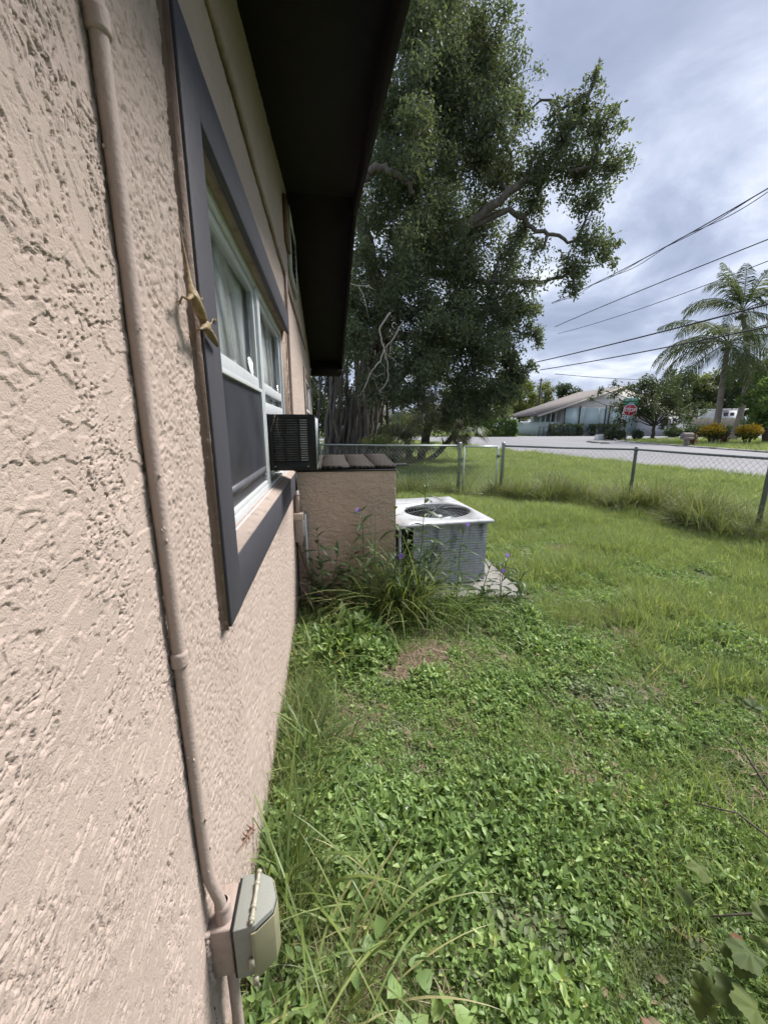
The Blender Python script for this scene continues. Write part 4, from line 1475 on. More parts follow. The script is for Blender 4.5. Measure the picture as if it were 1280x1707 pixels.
scatter('fence_weeds', 'tangled tall weeds growing along the foot of the chain link fence', 'weeds', c_weed, np.stack([pts[:, 0], pts[:, 1], gz(pts[:, 0], pts[:, 1])], -1), euler(k, .25), sc, rg.integers(0, 5, k))

# straw on the bare patches and along the wall foot
P = [np.stack([.05 + np.abs(rg.normal(0, .16, 520)), rg.uniform(.4, 2.6, 520)], -1), np.stack([rg.uniform(.2, 2.4, 260), rg.uniform(.5, 2.8, 260)], -1)]
for cx_, cy_, rx, ry in BARE:
    m = int(500 * rx * ry / .03 * .25) + 12
    P.append(np.stack([cx_ + rg.normal(0, rx * .6, m), cy_ + rg.normal(0, ry * .6, m)], -1))
P = np.vstack(P); k = len(P)
scatter('dry_straw', 'dry straw and thatch lying on the bare patches of the yard', 'straw', c_straw, np.stack([P[:, 0], P[:, 1], rg.uniform(.002, .014, k)], -1), euler(k, .12), rg.uniform(.7, 1.2, k), rg.integers(0, 4, k))

# leaf litter between the weeds
c_lit = bpy.data.collections.new('litter_protos')
M['litter'] = leafmat('leaf_litter', [(0, (.075, .055, .038)), (.4, (.13, .095, .062)), (.75, (.20, .155, .098)), (1, (.30, .27, .15))], .7, .15, .2)
for v in range(4):
    mb = MB()
    for q_ in range(3):
        Ls = R.uniform(.018, .04)
        V, qq, tt = leaf(Ls, Ls * R.uniform(.35, .6), .35, R.uniform(-.6, 1.0))
        mb.add(put(V, R.uniform(0, 6.28), R.uniform(-.2, .4), (R.uniform(-.07, .07), R.uniform(-.07, .07), R.uniform(.012, .05)), R.uniform(-.5, .5)), qq, tt)
    proto('litter_%d' % v, mb, M['litter'], c_lit)
n = 800
x = .05 + 4.5 * rg.random(n) ** 1.4; y = .4 + 4.2 * rg.random(n) ** 1.3
kk = ~blocked(x, y) & in_view(x, y); x, y = x[kk], y[kk]; k = len(x)
scatter('leaf_litter', 'small brown leaf litter scattered through the yard weeds', 'litter', c_lit, np.stack([x, y, gz(x, y)], -1), euler(k, .2), rg.uniform(.6, 1.2, k), rg.integers(0, 4, k))

# ---- flowering plants in front of the enclosure and the condenser
M['ruellia'] = leafmat('ruellia_leaf', [(0, (.040, .068, .030)), (.5, (.068, .105, .042)), (1, (.115, .155, .06))], .42, .38, .35)
M['stem'] = pmat('plant_stem', (.09, .11, .05), .6, .3, 20)
M['purple'] = leafmat('purple_petal', [(0, (.22, .12, .50)), (1, (.36, .22, .66))], .5, .35, .2)
LV = {}
for kx, (Ls, ww) in enumerate(((.22, .040), (.19, .036), (.15, .030), (.10, .022))):
    V, q_, t_ = leaf(Ls, ww, .3, .9)
    LV[kx] = mesh_from('ruellia_leaf', V, [q_, t_], True); LV[kx].materials.append(M['ruellia'])
mbp = MB()
for k in range(5):
    V, q_, t_ = leaf(.022, .022, .1, .8)
    mbp.add(put(V, k * 2 * PI / 5, .55, (0, 0, .012)), q_, t_)
mbp.tube([(0, 0, -.012), (0, 0, .014)], [.002, .005], 6)
FLW = mesh_from('flower', np.vstack(mbp.V), [np.vstack(f) for f in mbp.F.values()], True); FLW.materials.append(M['purple'])


def ruellia(px, py, h, label, n_pairs, lean=(0, 0), flowers=0, seed=0, Y=None, at=None):
    n_pairs = int(n_pairs * 1.35); h *= 1.15
    r_ = random.Random(seed)
    b = np.array(at if at is not None else atZ(px, py, 0.0)); b[2] = 0
    root = thing('flowering_plant', label, 'plant', tuple(b), 'purple flowered plants by the enclosure')
    mb = MB()
    P = [np.array([lean[0] * t * t + .01 * math.sin(5 * t + seed), lean[1] * t * t + .01 * math.cos(4 * t + seed), h * t]) for t in np.linspace(0, 1, 8)]
    mb.tube([p_ + b for p_ in P], np.linspace(.005, .002, 8), 6)
    mb.build('stem', M['stem'], root, smooth=True)
    for k in range(n_pairs):
        t = .12 + .88 * (k + .5) / n_pairs
        pos = np.array([np.interp(t, np.linspace(0, 1, 8), [p_[j] for p_ in P]) for j in range(3)])
        az = k * PI / 2 * 1.05 + seed
        for s in (0, PI):
            o = bpy.data.objects.new('leaf', LV[min(3, int(t * 3.4)) if k < n_pairs - 1 else 3])
            COL.objects.link(o); o.parent = root
            o.location = pos
            o.rotation_euler = (r_.uniform(.1, .9) + (.4 if k >= n_pairs - 2 else 0), r_.uniform(-.3, .3), az + s + r_.uniform(-.4, .4))
            sc_ = r_.uniform(.8, 1.2); sc_ *= min(1, .35 + h * 1.1); o.scale = (sc_,) * 3
    for k in range(flowers):
        o = bpy.data.objects.new('flower', FLW)
        COL.objects.link(o); o.parent = root
        t = .97 - .25 * k
        pos = np.array([np.interp(t, np.linspace(0, 1, 8), [p_[j] for p_ in P]) for j in range(3)])
        o.location = pos + np.array([.03 * math.cos(seed + k * 2), .03 * math.sin(seed + k * 2) - .015, .012])
        o.rotation_euler = (1.0, .2 * k, r_.uniform(-.5, .5)); o.scale = (.95,) * 3
    return root


ruellia(0, 0, .62, 'dark leaved plant against the enclosure wall beside the brown hose', 9, (-.03, -.02), 0, 1, at=(.20, 2.83, 0))
ruellia(0, 0, .52, 'leafy plant with a low purple flower nearest the brown hose', 8, (.05, -.04), 0, 2, at=(.27, 2.70, 0))
ruellia(0, 0, .74, 'upright plant with a purple flower at the middle of the enclosure wall', 12, (-.04, .0), 1, 3, at=(.53, 2.80, 0))
ruellia(0, 0, .74, 'slim dark plant at the right corner of the enclosure', 11, (.02, .05), 0, 4, at=(.74, 2.80, 0))
ruellia(0, 0, .96, 'tallest narrow leaved plant rising in front of the white condenser top', 14, (.05, .0), 0, 5, at=(.90, 2.62, 0))
ruellia(0, 0, .50, 'bushy plant with a bright purple flower in front of the black service bay', 9, (.03, -.03), 1, 6, at=(.70, 2.55, 0))
ruellia(0, 0, .63, 'thin plant with a purple flower against the grey condenser fins', 10, (.06, .0), 1, 7, at=(1.23, 2.72, 0))
ruellia(0, 0, .38, 'short plant with purple flowers beside the bare edge of the slab', 8, (.05, .0), 2, 8, at=(1.62, 2.75, 0))
ruellia(0, 0, .27, 'small dark sprig at the front corner of the slab', 7, (.02, -.02), 0, 9, at=(1.76, 2.72, 0))
ruellia(0, 0, .30, 'low dark sprig under the bushy plant at the enclosure foot', 7, (-.04, -.05), 0, 10, at=(.42, 2.62, 0))

ruellia(0, 0, .46, 'leafy dark plant between the hose and the upright flowering plant', 10, (.06, -.05), 0, 12, at=(.36, 2.76, 0))
ruellia(0, 0, .55, 'dense dark plant in the middle of the thicket below the enclosure', 11, (-.05, -.06), 0, 13, at=(.62, 2.66, 0))
ruellia(0, 0, .42, 'small leafy plant under the condenser fins', 9, (.04, -.04), 0, 14, at=(1.02, 2.66, 0))
ruellia(0, 0, .36, 'bushy sprig between the condenser and the slab corner', 8, (.04, -.03), 0, 15, at=(1.45, 2.70, 0))
ruellia(0, 0, .60, 'tall leafy plant hiding the lower left corner of the condenser', 12, (.02, -.04), 0, 16, at=(.80, 2.70, 0))
ruellia(0, 0, .52, 'leaning leafy plant before the left end of the condenser fins', 11, (.07, -.02), 0, 17, at=(.98, 2.74, 0))
ruellia(0, 0, .40, 'dark plant at the wall corner behind the brown hose', 10, (.02, -.02), 0, 18, at=(.12, 2.80, 0))
ruellia(0, 0, .42, 'low spreading plant left of the big arching grass clump', 10, (-.06, -.08), 0, 19, at=(.46, 2.72, 0))
M['clump'] = leafmat('clump_blade', [(0, (0.083, 0.128, 0.039)), (.4, (0.150, 0.217, 0.060)), (.75, (0.255, 0.323, 0.098)), (.9, (0.405, 0.405, 0.180)), (1, (0.540, 0.465, 0.255))], .42, 0.42, .4)


def clump(name, label, at_, n_, L0, L1, seed, spread=.06, lean=(.1, .9), bias=None, mat='clump'):
    r_ = random.Random(seed)
    mb = MB()
    for k in range(n_):
        az = r_.uniform(0, 6.28) if bias is None else r_.gauss(bias, 1.2)
        mb.add(*blade(r_.uniform(L0, L1) * 1.12, r_.uniform(.006, .012), az, r_.uniform(*lean), r_.uniform(.5, 2.2), (at_[0] + r_.gauss(0, spread), at_[1] + r_.gauss(0, spread * .7), at_[2] - .005 if len(at_) > 2 else -.005), 7, r_.uniform(-.5, .5)))
    o = mb.build(name, M[mat], None, smooth=True, org=(at_[0], at_[1], 0))
    return tag(o, label, 'grass clump', 'arching grass clumps by the condenser')


clump('grass_clump', 'big arching grass clump in front of the black service bay', (.80, 2.60, 0), 260, .35, .85, 1, .10, (.0, .55))
clump('grass_clump', 'yellowish grass clump fanning out before the condenser fins', (1.10, 2.52, 0), 100, .25, .58, 2, .10, (.1, .8), -.6)
clump('grass_clump', 'dark grass clump at the foot of the enclosure wall', (.55, 2.62, 0), 260, .26, .62, 3, .14, (.1, .9), None, 'tall_grass')
clump('grass_clump', 'low grass clump at the front corner of the slab', (1.45, 2.62, 0), 130, .22, .48, 4, .14, (.3, 1.0), None, 'tall_grass')
clump('grass_clump', 'grass clump at the wall foot behind the outlet box', (.10, .93, 0), 46, .25, .55, 5, .04, (.05, .5), .3)
clump('grass_clump', 'straw streaked grass clump right below the outlet box', (.22, .72, 0), 60, .16, .40, 6, .07, (.2, 1.1), None, 'tall_grass')
clump('grass_clump', 'long bladed grass clump right of the outlet box', (.42, .80, 0), 34, .22, .46, 7, .06, (.2, 1.0), None, 'tall_grass')
clump('grass_clump', 'loose grass clump halfway along the wall foot', (.17, 1.45, 0), 54, .2, .48, 8, .06, (.1, .9), .2, 'tall_grass')
clump('grass_clump', 'broad grass clump in the weeds below the window', (.24, 2.1, 0), 60, .2, .45, 9, .09, (.1, .9), None, 'tall_grass')

# ---- leafy vine reaching in at the lower right
vn = thing('grape_vine', 'broad leaved vine reaching in at the lower right corner', 'vine', (1.5, .7, 0))
mb = MB()
for pts_ in ([(1.75, .55, .05), (1.60, .72, .20), (1.50, .80, .27), (1.42, .86, .25)], [(1.75, .45, .05), (1.50, .56, .20), (1.32, .60, .22), (1.22, .62, .20)], [(1.78, .75, .05), (1.72, .85, .22), (1.72, 1.0, .33)]):
    mb.tube(pts_, [.004, .0035, .003, .002][:len(pts_)], 6)
mb.build('vine_stem', M['bark_dark'], vn, smooth=True)
VL = {}
for kx in range(3):
    mbx = MB()
    n_ = 44
    out = []
    for j in range(n_):
        t = 2 * PI * j / n_
        rr_ = (.044 + .006 * math.cos(5 * (t - PI / 2)) + .002 * math.cos(3 * t + kx)) * (1 - .7 * max(0, math.cos(t - 3 * PI / 2)) ** 8) * (1 + (.05 if j % 2 else -.03))
        out.append((rr_ * math.cos(t), .032 + rr_ * 1.05 * math.sin(t)))
    def vz(x_, y_):
        return .0035 * math.sin(5 * math.atan2(y_ - .02, x_) + PI / 2) * min(1, math.hypot(x_, y_ - .02) / .03) - 2.2 * (x_ * x_ + .8 * (y_ - .03) ** 2)
    V = [(0, .012, .002)]
    for f_ in (.33, .66, 1.0):
        V += [(x_ * f_, .012 + (y_ - .012) * f_, vz(x_ * f_, .012 + (y_ - .012) * f_)) for x_, y_ in out]
    mbx.add(V, [(0, 1 + j, 1 + (j + 1) % n_) for j in range(n_)], [(1 + r0 * n_ + j, 1 + (r0 + 1) * n_ + j, 1 + (r0 + 1) * n_ + (j + 1) % n_, 1 + r0 * n_ + (j + 1) % n_) for r0 in (0, 1) for j in range(n_)])
    VL[kx] = mesh_from('vine_leaf', np.vstack(mbx.V), [np.vstack(f) for f in mbx.F.values()], True)
    VL[kx].materials.append(M['vine'])
r_ = random.Random(4)
for px, py, z, s_, kx in ((1165, 1440, .22, .85, 0), (1140, 1480, .16, .75, 1), (1215, 1605, .25, 1.0, 2), (1255, 1585, .28, 1.0, 0), (1235, 1660, .22, .95, 1), (1165, 1660, .16, .8, 2), (1195, 1620, .2, .8, 0), (1275, 1545, .26, .9, 1), (1265, 1500, .27, .8, 2), (1270, 1690, .24, 1.0, 0), (1180, 1700, .14, .8, 1), (1210, 1172, .20, .9, 2), (1255, 1185, .26, 1.0, 0), (1262, 1560, .2, .7, 1)):
    o = bpy.data.objects.new('leaf', VL[kx]); COL.objects.link(o); o.parent = vn
    o.location = Vector(atZ(px, py, z)) - Vector((1.5, .7, 0))
    o.rotation_euler = (r_.uniform(-.2, .6), r_.uniform(-.5, .5), r_.uniform(0, 6.28)); o.scale = (s_ * .72,) * 3
# heart-leaved creeper low by the camera
hv = thing('heart_leaf_creeper', 'pale heart leaved creeper at the bottom of the yard in front of the camera', 'creeper', (.75, .65, 0))
Vh, qh, th_ = leaf(.05, .05, .2, .35, True)
HL = mesh_from('heart_leaf', Vh, [qh, th_], True); HL.materials.append(M['herb'])
for k, (px, py) in enumerate(((570, 1430), (640, 1560), (700, 1690), (742, 1660), (665, 1640), (690, 1620), (760, 1700), (720, 1640), (610, 1590), (590, 1480), (500, 1460), (545, 1500), (680, 1700), (735, 1700), (640, 1690), (600, 1640))):
    o = bpy.data.objects.new('leaf', HL); COL.objects.link(o); o.parent = hv
    o.location = Vector(atZ(px, py, .06)) - Vector((.75, .65, 0))
    o.rotation_euler = (r_.uniform(.0, .9), r_.uniform(-.3, .3), r_.uniform(0, 6.28)); o.scale = (r_.uniform(.7, 1.1),) * 3
mb = MB()
mb.tube([(.45, .8, .0), (.6, .75, .05), (.75, .65, .05), (.8, .55, .03)], .002, 5)
mb.build('creeper_stem', M['stem'], hv, smooth=True)
# single dead leaves and tiny white flowers
Vd, qd, td = leaf(.055, .034, .3, .8)
DL = mesh_from('dead_leaf', Vd, [qd, td], True); DL.materials.append(M['dead_leaf'])
for (px, py, s_, lb) in ((1115, 1345, 1.0, 'reddish dead leaf lying in the weeds right of the bare spot'), (955, 1315, .7, 'small brown dead leaf on the bare spot'), (1070, 1462, .8, 'orange dead leaf under the vine'), (1240, 1580, .7, 'pinkish curled dead leaf hanging among the vine leaves'), (1068, 1695, .8, 'pale tan dead leaf at the bottom edge of the yard'), (545, 1345, .6, 'brown dead leaf in the grass at the wall foot')):
    o = bpy.data.objects.new('dead_leaf', DL); COL.objects.link(o)
    o.location = atZ(px, py, .05 if py < 1500 else .1); o.scale = (s_,) * 3
    o.rotation_euler = (.3, r_.uniform(-.5, .5), r_.uniform(0, 6.28))
    tag(o, lb, 'leaf', 'dead leaves in the yard')
mbp = MB()
for k in range(5):
    V, q_, t_ = leaf(.009, .008, .1, .3)
    mbp.add(put(V, k * 2 * PI / 5, .5, (0, 0, .0)), q_, t_)
mbp.tube([(0, 0, -.06), (0, 0, .001)], .0008, 4)
WF = mesh_from('white_flower', np.vstack(mbp.V), [np.vstack(f) for f in mbp.F.values()], True)
WF.materials.append(leafmat('white_petal', [(0, (.6, .6, .55)), (1, (.75, .75, .7))], .5, .2, .2))
for px, py, lb in ((677, 1345, 'tiny white flower in the weeds below the bare straw patch'), (650, 1402, 'tiny white flower in the weeds right of the outlet box'), (508, 1398, 'tiny white flower close to the wall foot'), (617, 1087, 'tiny white flower left of the straw patch')):
    o = bpy.data.objects.new('white_flower', WF); COL.objects.link(o)
    o.location = atZ(px, py, .085); o.rotation_euler = (.5, 0, r_.uniform(0, 6)); o.scale = (1.1,) * 3
    tag(o, lb, 'flower', 'tiny white flowers in the weeds')
# ================================================================== trees
def leafcloud(C, size, rgx, droop=.25, aspect=.5, up=.35):
    """one folded leaf (two triangles) at every point"""
    n = len(C)
    d = rgx.normal(0, 1, (n, 3)); d[:, 2] -= droop
    d /= np.linalg.norm(d, axis=1)[:, None]
    nn = rgx.normal(0, 1, (n, 3)); nn[:, 2] += up
    s = np.cross(d, nn); s /= np.linalg.norm(s, axis=1)[:, None] + 1e-9
    nrm = np.cross(s, d)
    sz = size * rgx.uniform(.65, 1.35, n)[:, None]
    V = np.stack([C, C + d * sz * .5 + s * sz * aspect * .5 + nrm * sz * .08, C + d * sz, C + d * sz * .5 - s * sz * aspect * .5 + nrm * sz * .08], 1).reshape(-1, 3)
    b = np.arange(n)[:, None] * 4
    F = np.concatenate([b + np.array([[0, 1, 2]]), b + np.array([[0, 2, 3]])])
    return V, F


def clump_points(c, r, n, rgx, flat=.8, sub=14):
    """leaf positions around twigs inside one bough"""
    u = rgx.normal(0, 1, (sub, 3)); u /= np.linalg.norm(u, axis=1)[:, None]
    sc_ = np.asarray(c) + u * (r * rgx.uniform(.25, 1.0, (sub, 1))) * np.array([1, 1, flat])
    k = rgx.integers(0, sub, n)
    P = sc_[k] + np.clip(rgx.normal(0, 1, (n, 3)), -1.9, 1.9) * r * .165
    return P, sc_


def curve(a, b, n=6, sag=0, wob=.0, rr=None):
    a, b = np.asarray(a, float), np.asarray(b, float)
    t = np.linspace(0, 1, n)[:, None]
    P = a + (b - a) * t
    L_ = np.linalg.norm(b - a)
    P[:, 2] += (sag * L_ * np.sin(PI * t))[:, 0]
    if wob:
        w = (rr or RNG).normal(0, wob * L_, (n, 3)); w[0] = w[-1] = 0
        P += w
    return P


def tree(name, label, base, h_trunk, r0, clumps, per, size, lmat, bmat, group=None, droop=.25, seed=0, twigs=True, aspect=.5, lean=(0, 0)):
    rgx = np.random.default_rng(seed)
    base = np.asarray(base, float)
    root = thing(name, label, 'tree', tuple(base), group)
    fork = base + np.array([lean[0], lean[1], h_trunk])
    mb = MB()
    mb.tube(np.vstack([base + np.array([0, 0, -.15]), curve(base, fork, 6, 0, .02, rgx)[1:]]), np.linspace(r0 * 1.25, r0 * .8, 6), 9)
    PP = []
    for (c, r, dens_) in clumps:
        c = np.asarray(c, float)
        mb.tube(curve(fork - np.array([0, 0, .2 * h_trunk * rgx.random()]), c, 6, .08, .04, rgx), np.linspace(r0 * .5, r0 * .10, 6), 6)
        P, sc_ = clump_points(c, r, int(per * dens_ * r * r), rgx)
        PP.append(P)
        if twigs:
            for q_ in sc_:
                mb.tube(curve(c, q_, 4, .05, .06, rgx), np.linspace(r0 * .10, r0 * .03, 4), 4)
    mb.build('trunk', bmat, root, smooth=True)
    V, F = leafcloud(np.vstack(PP), size, rgx, droop, aspect)
    mb = MB(); mb.add(V, F)
    mb.build('crown', lmat, root)
    return root


M['fig_leaf'] = leafmat('banyan_leaf', [(0, (.064, .088, .064)), (.4, (.104, .136, .090)), (.75, (.150, .188, .110)), (1, (.24, .26, .13))], .55, .40, .22, .6, .35)
M['olive_leaf'] = leafmat('olive_leaf', [(0, (0.083, 0.105, 0.033)), (.5, (0.143, 0.173, 0.048)), (1, (0.255, 0.270, 0.083))], .45, 0.42, .35, .4, .4)
M['dark_leaf'] = leafmat('dark_leaf', [(0, (0.033, 0.051, 0.027)), (.5, (0.057, 0.084, 0.042)), (1, (0.098, 0.128, 0.060))], .45, 0.4, .35, .4, .4)
M['fresh_leaf'] = leafmat('fresh_leaf', [(0, (0.068, 0.128, 0.042)), (.5, (0.120, 0.195, 0.060)), (1, (0.210, 0.300, 0.090))], .42, 0.42, .35, .4, .4)
M['far_leaf'] = leafmat('far_tree_leaf', [(0, (0.075, 0.108, 0.051)), (.5, (0.135, 0.173, 0.072)), (1, (0.240, 0.262, 0.105))], .5, 0.4, .3, .5, .15)

# ---- the big banyan behind the fence
rb = np.random.default_rng(3)
TB = np.array([1.55, 15.2, 0.0])
bt = thing('banyan_tree', 'huge banyan tree with hanging roots and dense crown rising behind the fence', 'tree', tuple(TB))
CL = [  # photo x, y, depth, radius in photo pixels, density
    (690, 30, 14.5, 66, 1.1), (755, 15, 15.5, 62, 1.1), (805, 60, 14, 46, .8), (720, 105, 13.5, 68, 1.2), (790, 130, 14.5, 60, 1.0), (850, 135, 13.5, 42, .6),
    (672, 180, 13, 62, 1.1), (740, 200, 14, 62, 1.2), (820, 215, 13, 52, .7), (862, 185, 13.5, 30, .5), (640, 265, 14, 50, .7), (700, 285, 12.5, 66, 1.3), (765, 285, 14, 60, 1.1),
    (830, 285, 13.2, 46, .9), (645, 355, 14, 56, .9), (720, 370, 12.5, 66, 1.3), (790, 370, 14, 48, .9), (618, 440, 13, 44, .9), (690, 450, 12.5, 66, 1.2), (762, 450, 13.5, 60, 1.3), (832, 430, 13.5, 50, .8),
    (900, 290, 12.5, 42, .9), (940, 235, 12.2, 38, .8), (972, 180, 12, 30, .75), (992, 128, 12, 16, .6), (925, 190, 12.5, 26, .5), (1000, 225, 12, 34, .7), (1012, 280, 12, 34, .75), (960, 295, 12.5, 42, .8), (890, 335, 12.7, 34, .7), (985, 335, 12, 30, .6), (1020, 185, 12, 10, .5),
    (980, 400, 12, 34, .7), (1008, 425, 12, 26, .7), (1030, 408, 12, 10, .6), (950, 445, 12.2, 34, .75), (955, 475, 12, 20, .6), (905, 415, 12.5, 26, .35), (882, 470, 12.6, 30, .5), (868, 385, 13, 26, .35),
    (610, 520, 13, 44, .8), (680, 530, 12.5, 60, 1.0), (752, 530, 13, 58, 1.2), (822, 520, 13, 54, 1.2), (872, 520, 13, 34, .8), (892, 560, 12.5, 24, .8), (720, 600, 13, 50, .9), (790, 590, 12.5, 56, 1.3), (850, 590, 12.7, 38, 1.0), (882, 612, 12.5, 18, .7),
    (770, 655, 13, 44, 1.1), (822, 650, 13, 42, 1.1), (842, 686, 13.2, 18, .8), (655, 650, 12, 40, .55), (620, 660, 12.2, 30, .4), (700, 655, 12.5, 36, .6),
    (592, 560, 12.6, 42, .8), (640, 612, 12.3, 44, .6), (700, 622, 12.0, 44, .9), (575, 500, 13, 40, .8), (850, 655, 12.6, 26, 1.0), (800, 690, 13, 30, .9), (745, 690, 13, 34, .8), (730, 560, 12, 50, .9), (860, 625, 12.6, 24, .9),
    (600, 330, 15.5, 50, .8), (570, 470, 15.5, 50, .8), (560, 560, 15.5, 46, .7)]
fork = atY(640, 520, 15.0)
limb = MB(); twig = MB()
main = {'l': [(640, 520, 15.0), (610, 400, 14.5), (560, 250, 14)], 'a': [(640, 520, 15), (690, 440, 14), (770, 382, 13.2), (845, 322, 12.6), (905, 280, 12.4), (970, 190, 12.1), (990, 135, 12)],
        'b': [(770, 382, 13.2), (850, 350, 12.8), (895, 385, 12.5), (950, 400, 12.2), (1010, 412, 12)], 'c': [(640, 520, 15), (680, 380, 14.5), (720, 200, 14.2), (760, 40, 14.5), (770, -120, 14.5)],
        'd': [(640, 560, 15), (700, 560, 13.8), (770, 560, 13.2), (850, 545, 12.8)], 'e': [(600, 300, 12.5), (632, 278, 12.2), (662, 290, 12.0), (690, 318, 12.0)], 'f': [(905, 280, 12.4), (960, 280, 12.1), (1015, 270, 12)], 'g': [(690, 440, 14), (800, 470, 13.2), (900, 470, 12.6), (955, 455, 12.2)]}
nodes = []
for kx, (nm, pts_) in enumerate(main.items()):
    P = np.array([atY(*p_) for p_ in pts_])
    t = np.linspace(0, len(P) - 1, 5 * len(P))
    Pi = np.stack([np.interp(t, range(len(P)), P[:, j]) for j in range(3)], -1) + rb.normal(0, .035, (len(t), 3))
    r0, r1 = {'l': (.28, .16), 'a': (.20, .03), 'b': (.10, .025), 'c': (.30, .10), 'd': (.18, .05), 'e': (.13, .06), 'f': (.05, .02), 'g': (.11, .03)}[nm]
    limb.tube(Pi, np.linspace(r0, r1, len(t)), 9)
    nodes.append(Pi)
nodes = np.vstack(nodes)
PP = []
for (px, py, Y, rp, dn) in CL:
    c = atY(px, py, Y)
    r = rp * Y / 655.0
    k = int(np.argmin(np.linalg.norm(nodes - c, axis=1) + .6 * np.maximum(0, nodes[:, 2] - c[2])))
    if r > .3:
        limb.tube(curve(nodes[k], c, 7, -.06, .05, rb), np.linspace(.06, .018, 7), 5)
    else:
        twig.tube(curve(nodes[k], c, 7, -.04, .04, rb), np.linspace(.03, .008, 7), 4)
    P, sc_ = clump_points(c, r, int(4000 * dn * r * r), rb, .95, 26 if r > .5 else 12)
    PP.append(P)
    for q_ in sc_:
        twig.tube(curve(c, q_, 4, .05, .08, rb), np.linspace(.014, .005, 4), 3, cap=False)
limb.build('limbs', M['bark'], bt, smooth=True)
twig.build('twigs', M['bark'], bt, smooth=True)
PP = np.vstack(PP)
V, F = leafcloud(PP, .108, rb, .35, .46)
mb = MB(); mb.add(V, F); mb.build('crown', M['fig_leaf'], bt)
print('banyan leaves', len(PP))
# fluted trunk and hanging roots
mb = MB()
for k in range(9):
    a = k * 2 * PI / 9
    p0 = TB + np.array([.62 * math.cos(a), .5 * math.sin(a), -.2]); p1 = TB + np.array([.25 * math.cos(a) + .3, .2 * math.sin(a), 2.6]); p2 = fork + np.array([.12 * math.cos(a), .1 * math.sin(a), .2])
    P = np.vstack([curve(p0, p1, 6, 0, .03, rb), curve(p1, p2, 6, 0, .02, rb)[1:]])
    mb.tube(P, np.linspace(.34, .2, len(P)), 8)
mb.build('trunk', M['bark'], bt, smooth=True)
for k in range(46):
    px = 540 + 100 * (k + rb.uniform(-.4, .4)) / 46 + (0 if k % 5 else -10)
    Y = rb.uniform(13.2, 14.9)
    py_t = rb.uniform(470, 640) if k % 3 else rb.uniform(560, 660)
    p1 = atY(px + rb.uniform(-3, 22), py_t, Y + .3)
    p0 = atY(px - rb.uniform(0, 8), 700, Y); p0[2] = -.1
    mb = MB()
    n_ = 9
    P = curve(p0, p1, n_, 0, .012, rb)
    rbase = rb.uniform(.03, .085)
    mb.tube(P, np.linspace(rbase * 1.25, rbase * .45, n_), 7)
    mb.build('aerial_root', M['bark'], bt, smooth=True)
for px, dx in ((512, 4), (522, -2), (533, 3), (543, 2), (552, -3)):      # thin roots left of the mass
    p1 = atY(px + dx, 560, 14.5); p0 = atY(px, 720, 14.5); p0[2] = -.1
    mb = MB(); mb.tube(curve(p0, p1, 9, 0, .02, rb), np.linspace(.035, .02, 9), 6)
    mb.build('aerial_root', M['bark'], bt, smooth=True)

# ---- bleached bare branches hanging in front of the roots
dbr = thing('dead_branch', 'bleached bare branch forking downward in front of the banyan roots', 'branch', tuple(atY(640, 582, 11.4)))
mb = MB()
for pts_, r0 in (([(650, 520), (632, 548), (640, 582)], .028), ([(672, 535), (655, 565), (640, 582)], .024), ([(640, 582), (634, 602), (618, 618), (612, 636), (606, 650)], .022), ([(640, 582), (646, 606), (647, 632), (642, 642), (632, 652)], .020),
                 ([(644, 590), (655, 598), (662, 606), (672, 612)], .012), ([(618, 622), (628, 628), (640, 622)], .008), ([(632, 652), (626, 640), (622, 628)], .007), ([(634, 602), (642, 614), (640, 628)], .007), ([(632, 652), (640, 655), (650, 650)], .006), ([(632, 652), (636, 660), (645, 664)], .006), ([(606, 650), (600, 657), (594, 660)], .006), ([(606, 650), (608, 660), (604, 668)], .006)):
    P = np.array([atY(x_, y_, 11.4 + .02 * (x_ - 640) * .3) for x_, y_ in pts_])
    t = np.linspace(0, len(P) - 1, 4 * len(P)); Pi = np.stack([np.interp(t, range(len(P)), P[:, j]) for j in range(3)], -1) + rb.normal(0, .008, (len(t), 3))
    mb.tube(Pi, np.linspace(r0, r0 * .55, len(t)), 6)
mb.build('branch_wood', M['bare_wood'], dbr, smooth=True)
dbr2 = thing('dead_branch', 'bleached bare twig reaching past the eave above the roots', 'branch', tuple(atY(590, 478, 11.5)))
mb = MB()
for pts_, r0 in (([(575, 470), (595, 476), (612, 476), (626, 484)], .018), ([(597, 476), (606, 492), (610, 508), (614, 530)], .014), ([(606, 492), (600, 500)], .008)):
    P = np.array([atY(x_, y_, 11.5) for x_, y_ in pts_]); mb.tube(P, np.linspace(r0, r0 * .5, len(P)), 6)
mb.build('branch_wood', M['bare_wood'], dbr2, smooth=True)
dbr3 = thing('dead_branch', 'fine grey dead twigs massed under the banyan crown', 'branch', tuple(atY(690, 670, 12.2)))
mb = MB()
for k in range(150):
    px, py = rb.uniform(600, 740), rb.uniform(630, 700)
    a = atY(px, py, rb.uniform(11.6, 12.8)); d = rb.normal(0, 1, 3); d[2] -= .6; d /= np.linalg.norm(d)
    mb.tube(curve(a, a + d * rb.uniform(.25, .7), 5, .1, .06, rb), np.linspace(.007, .003, 5), 3, cap=False)
tag(mb.build('branch_wood', pmat('grey_twig', (.22, .20, .175), .85, .2, 10), dbr3, smooth=True), kind='stuff')


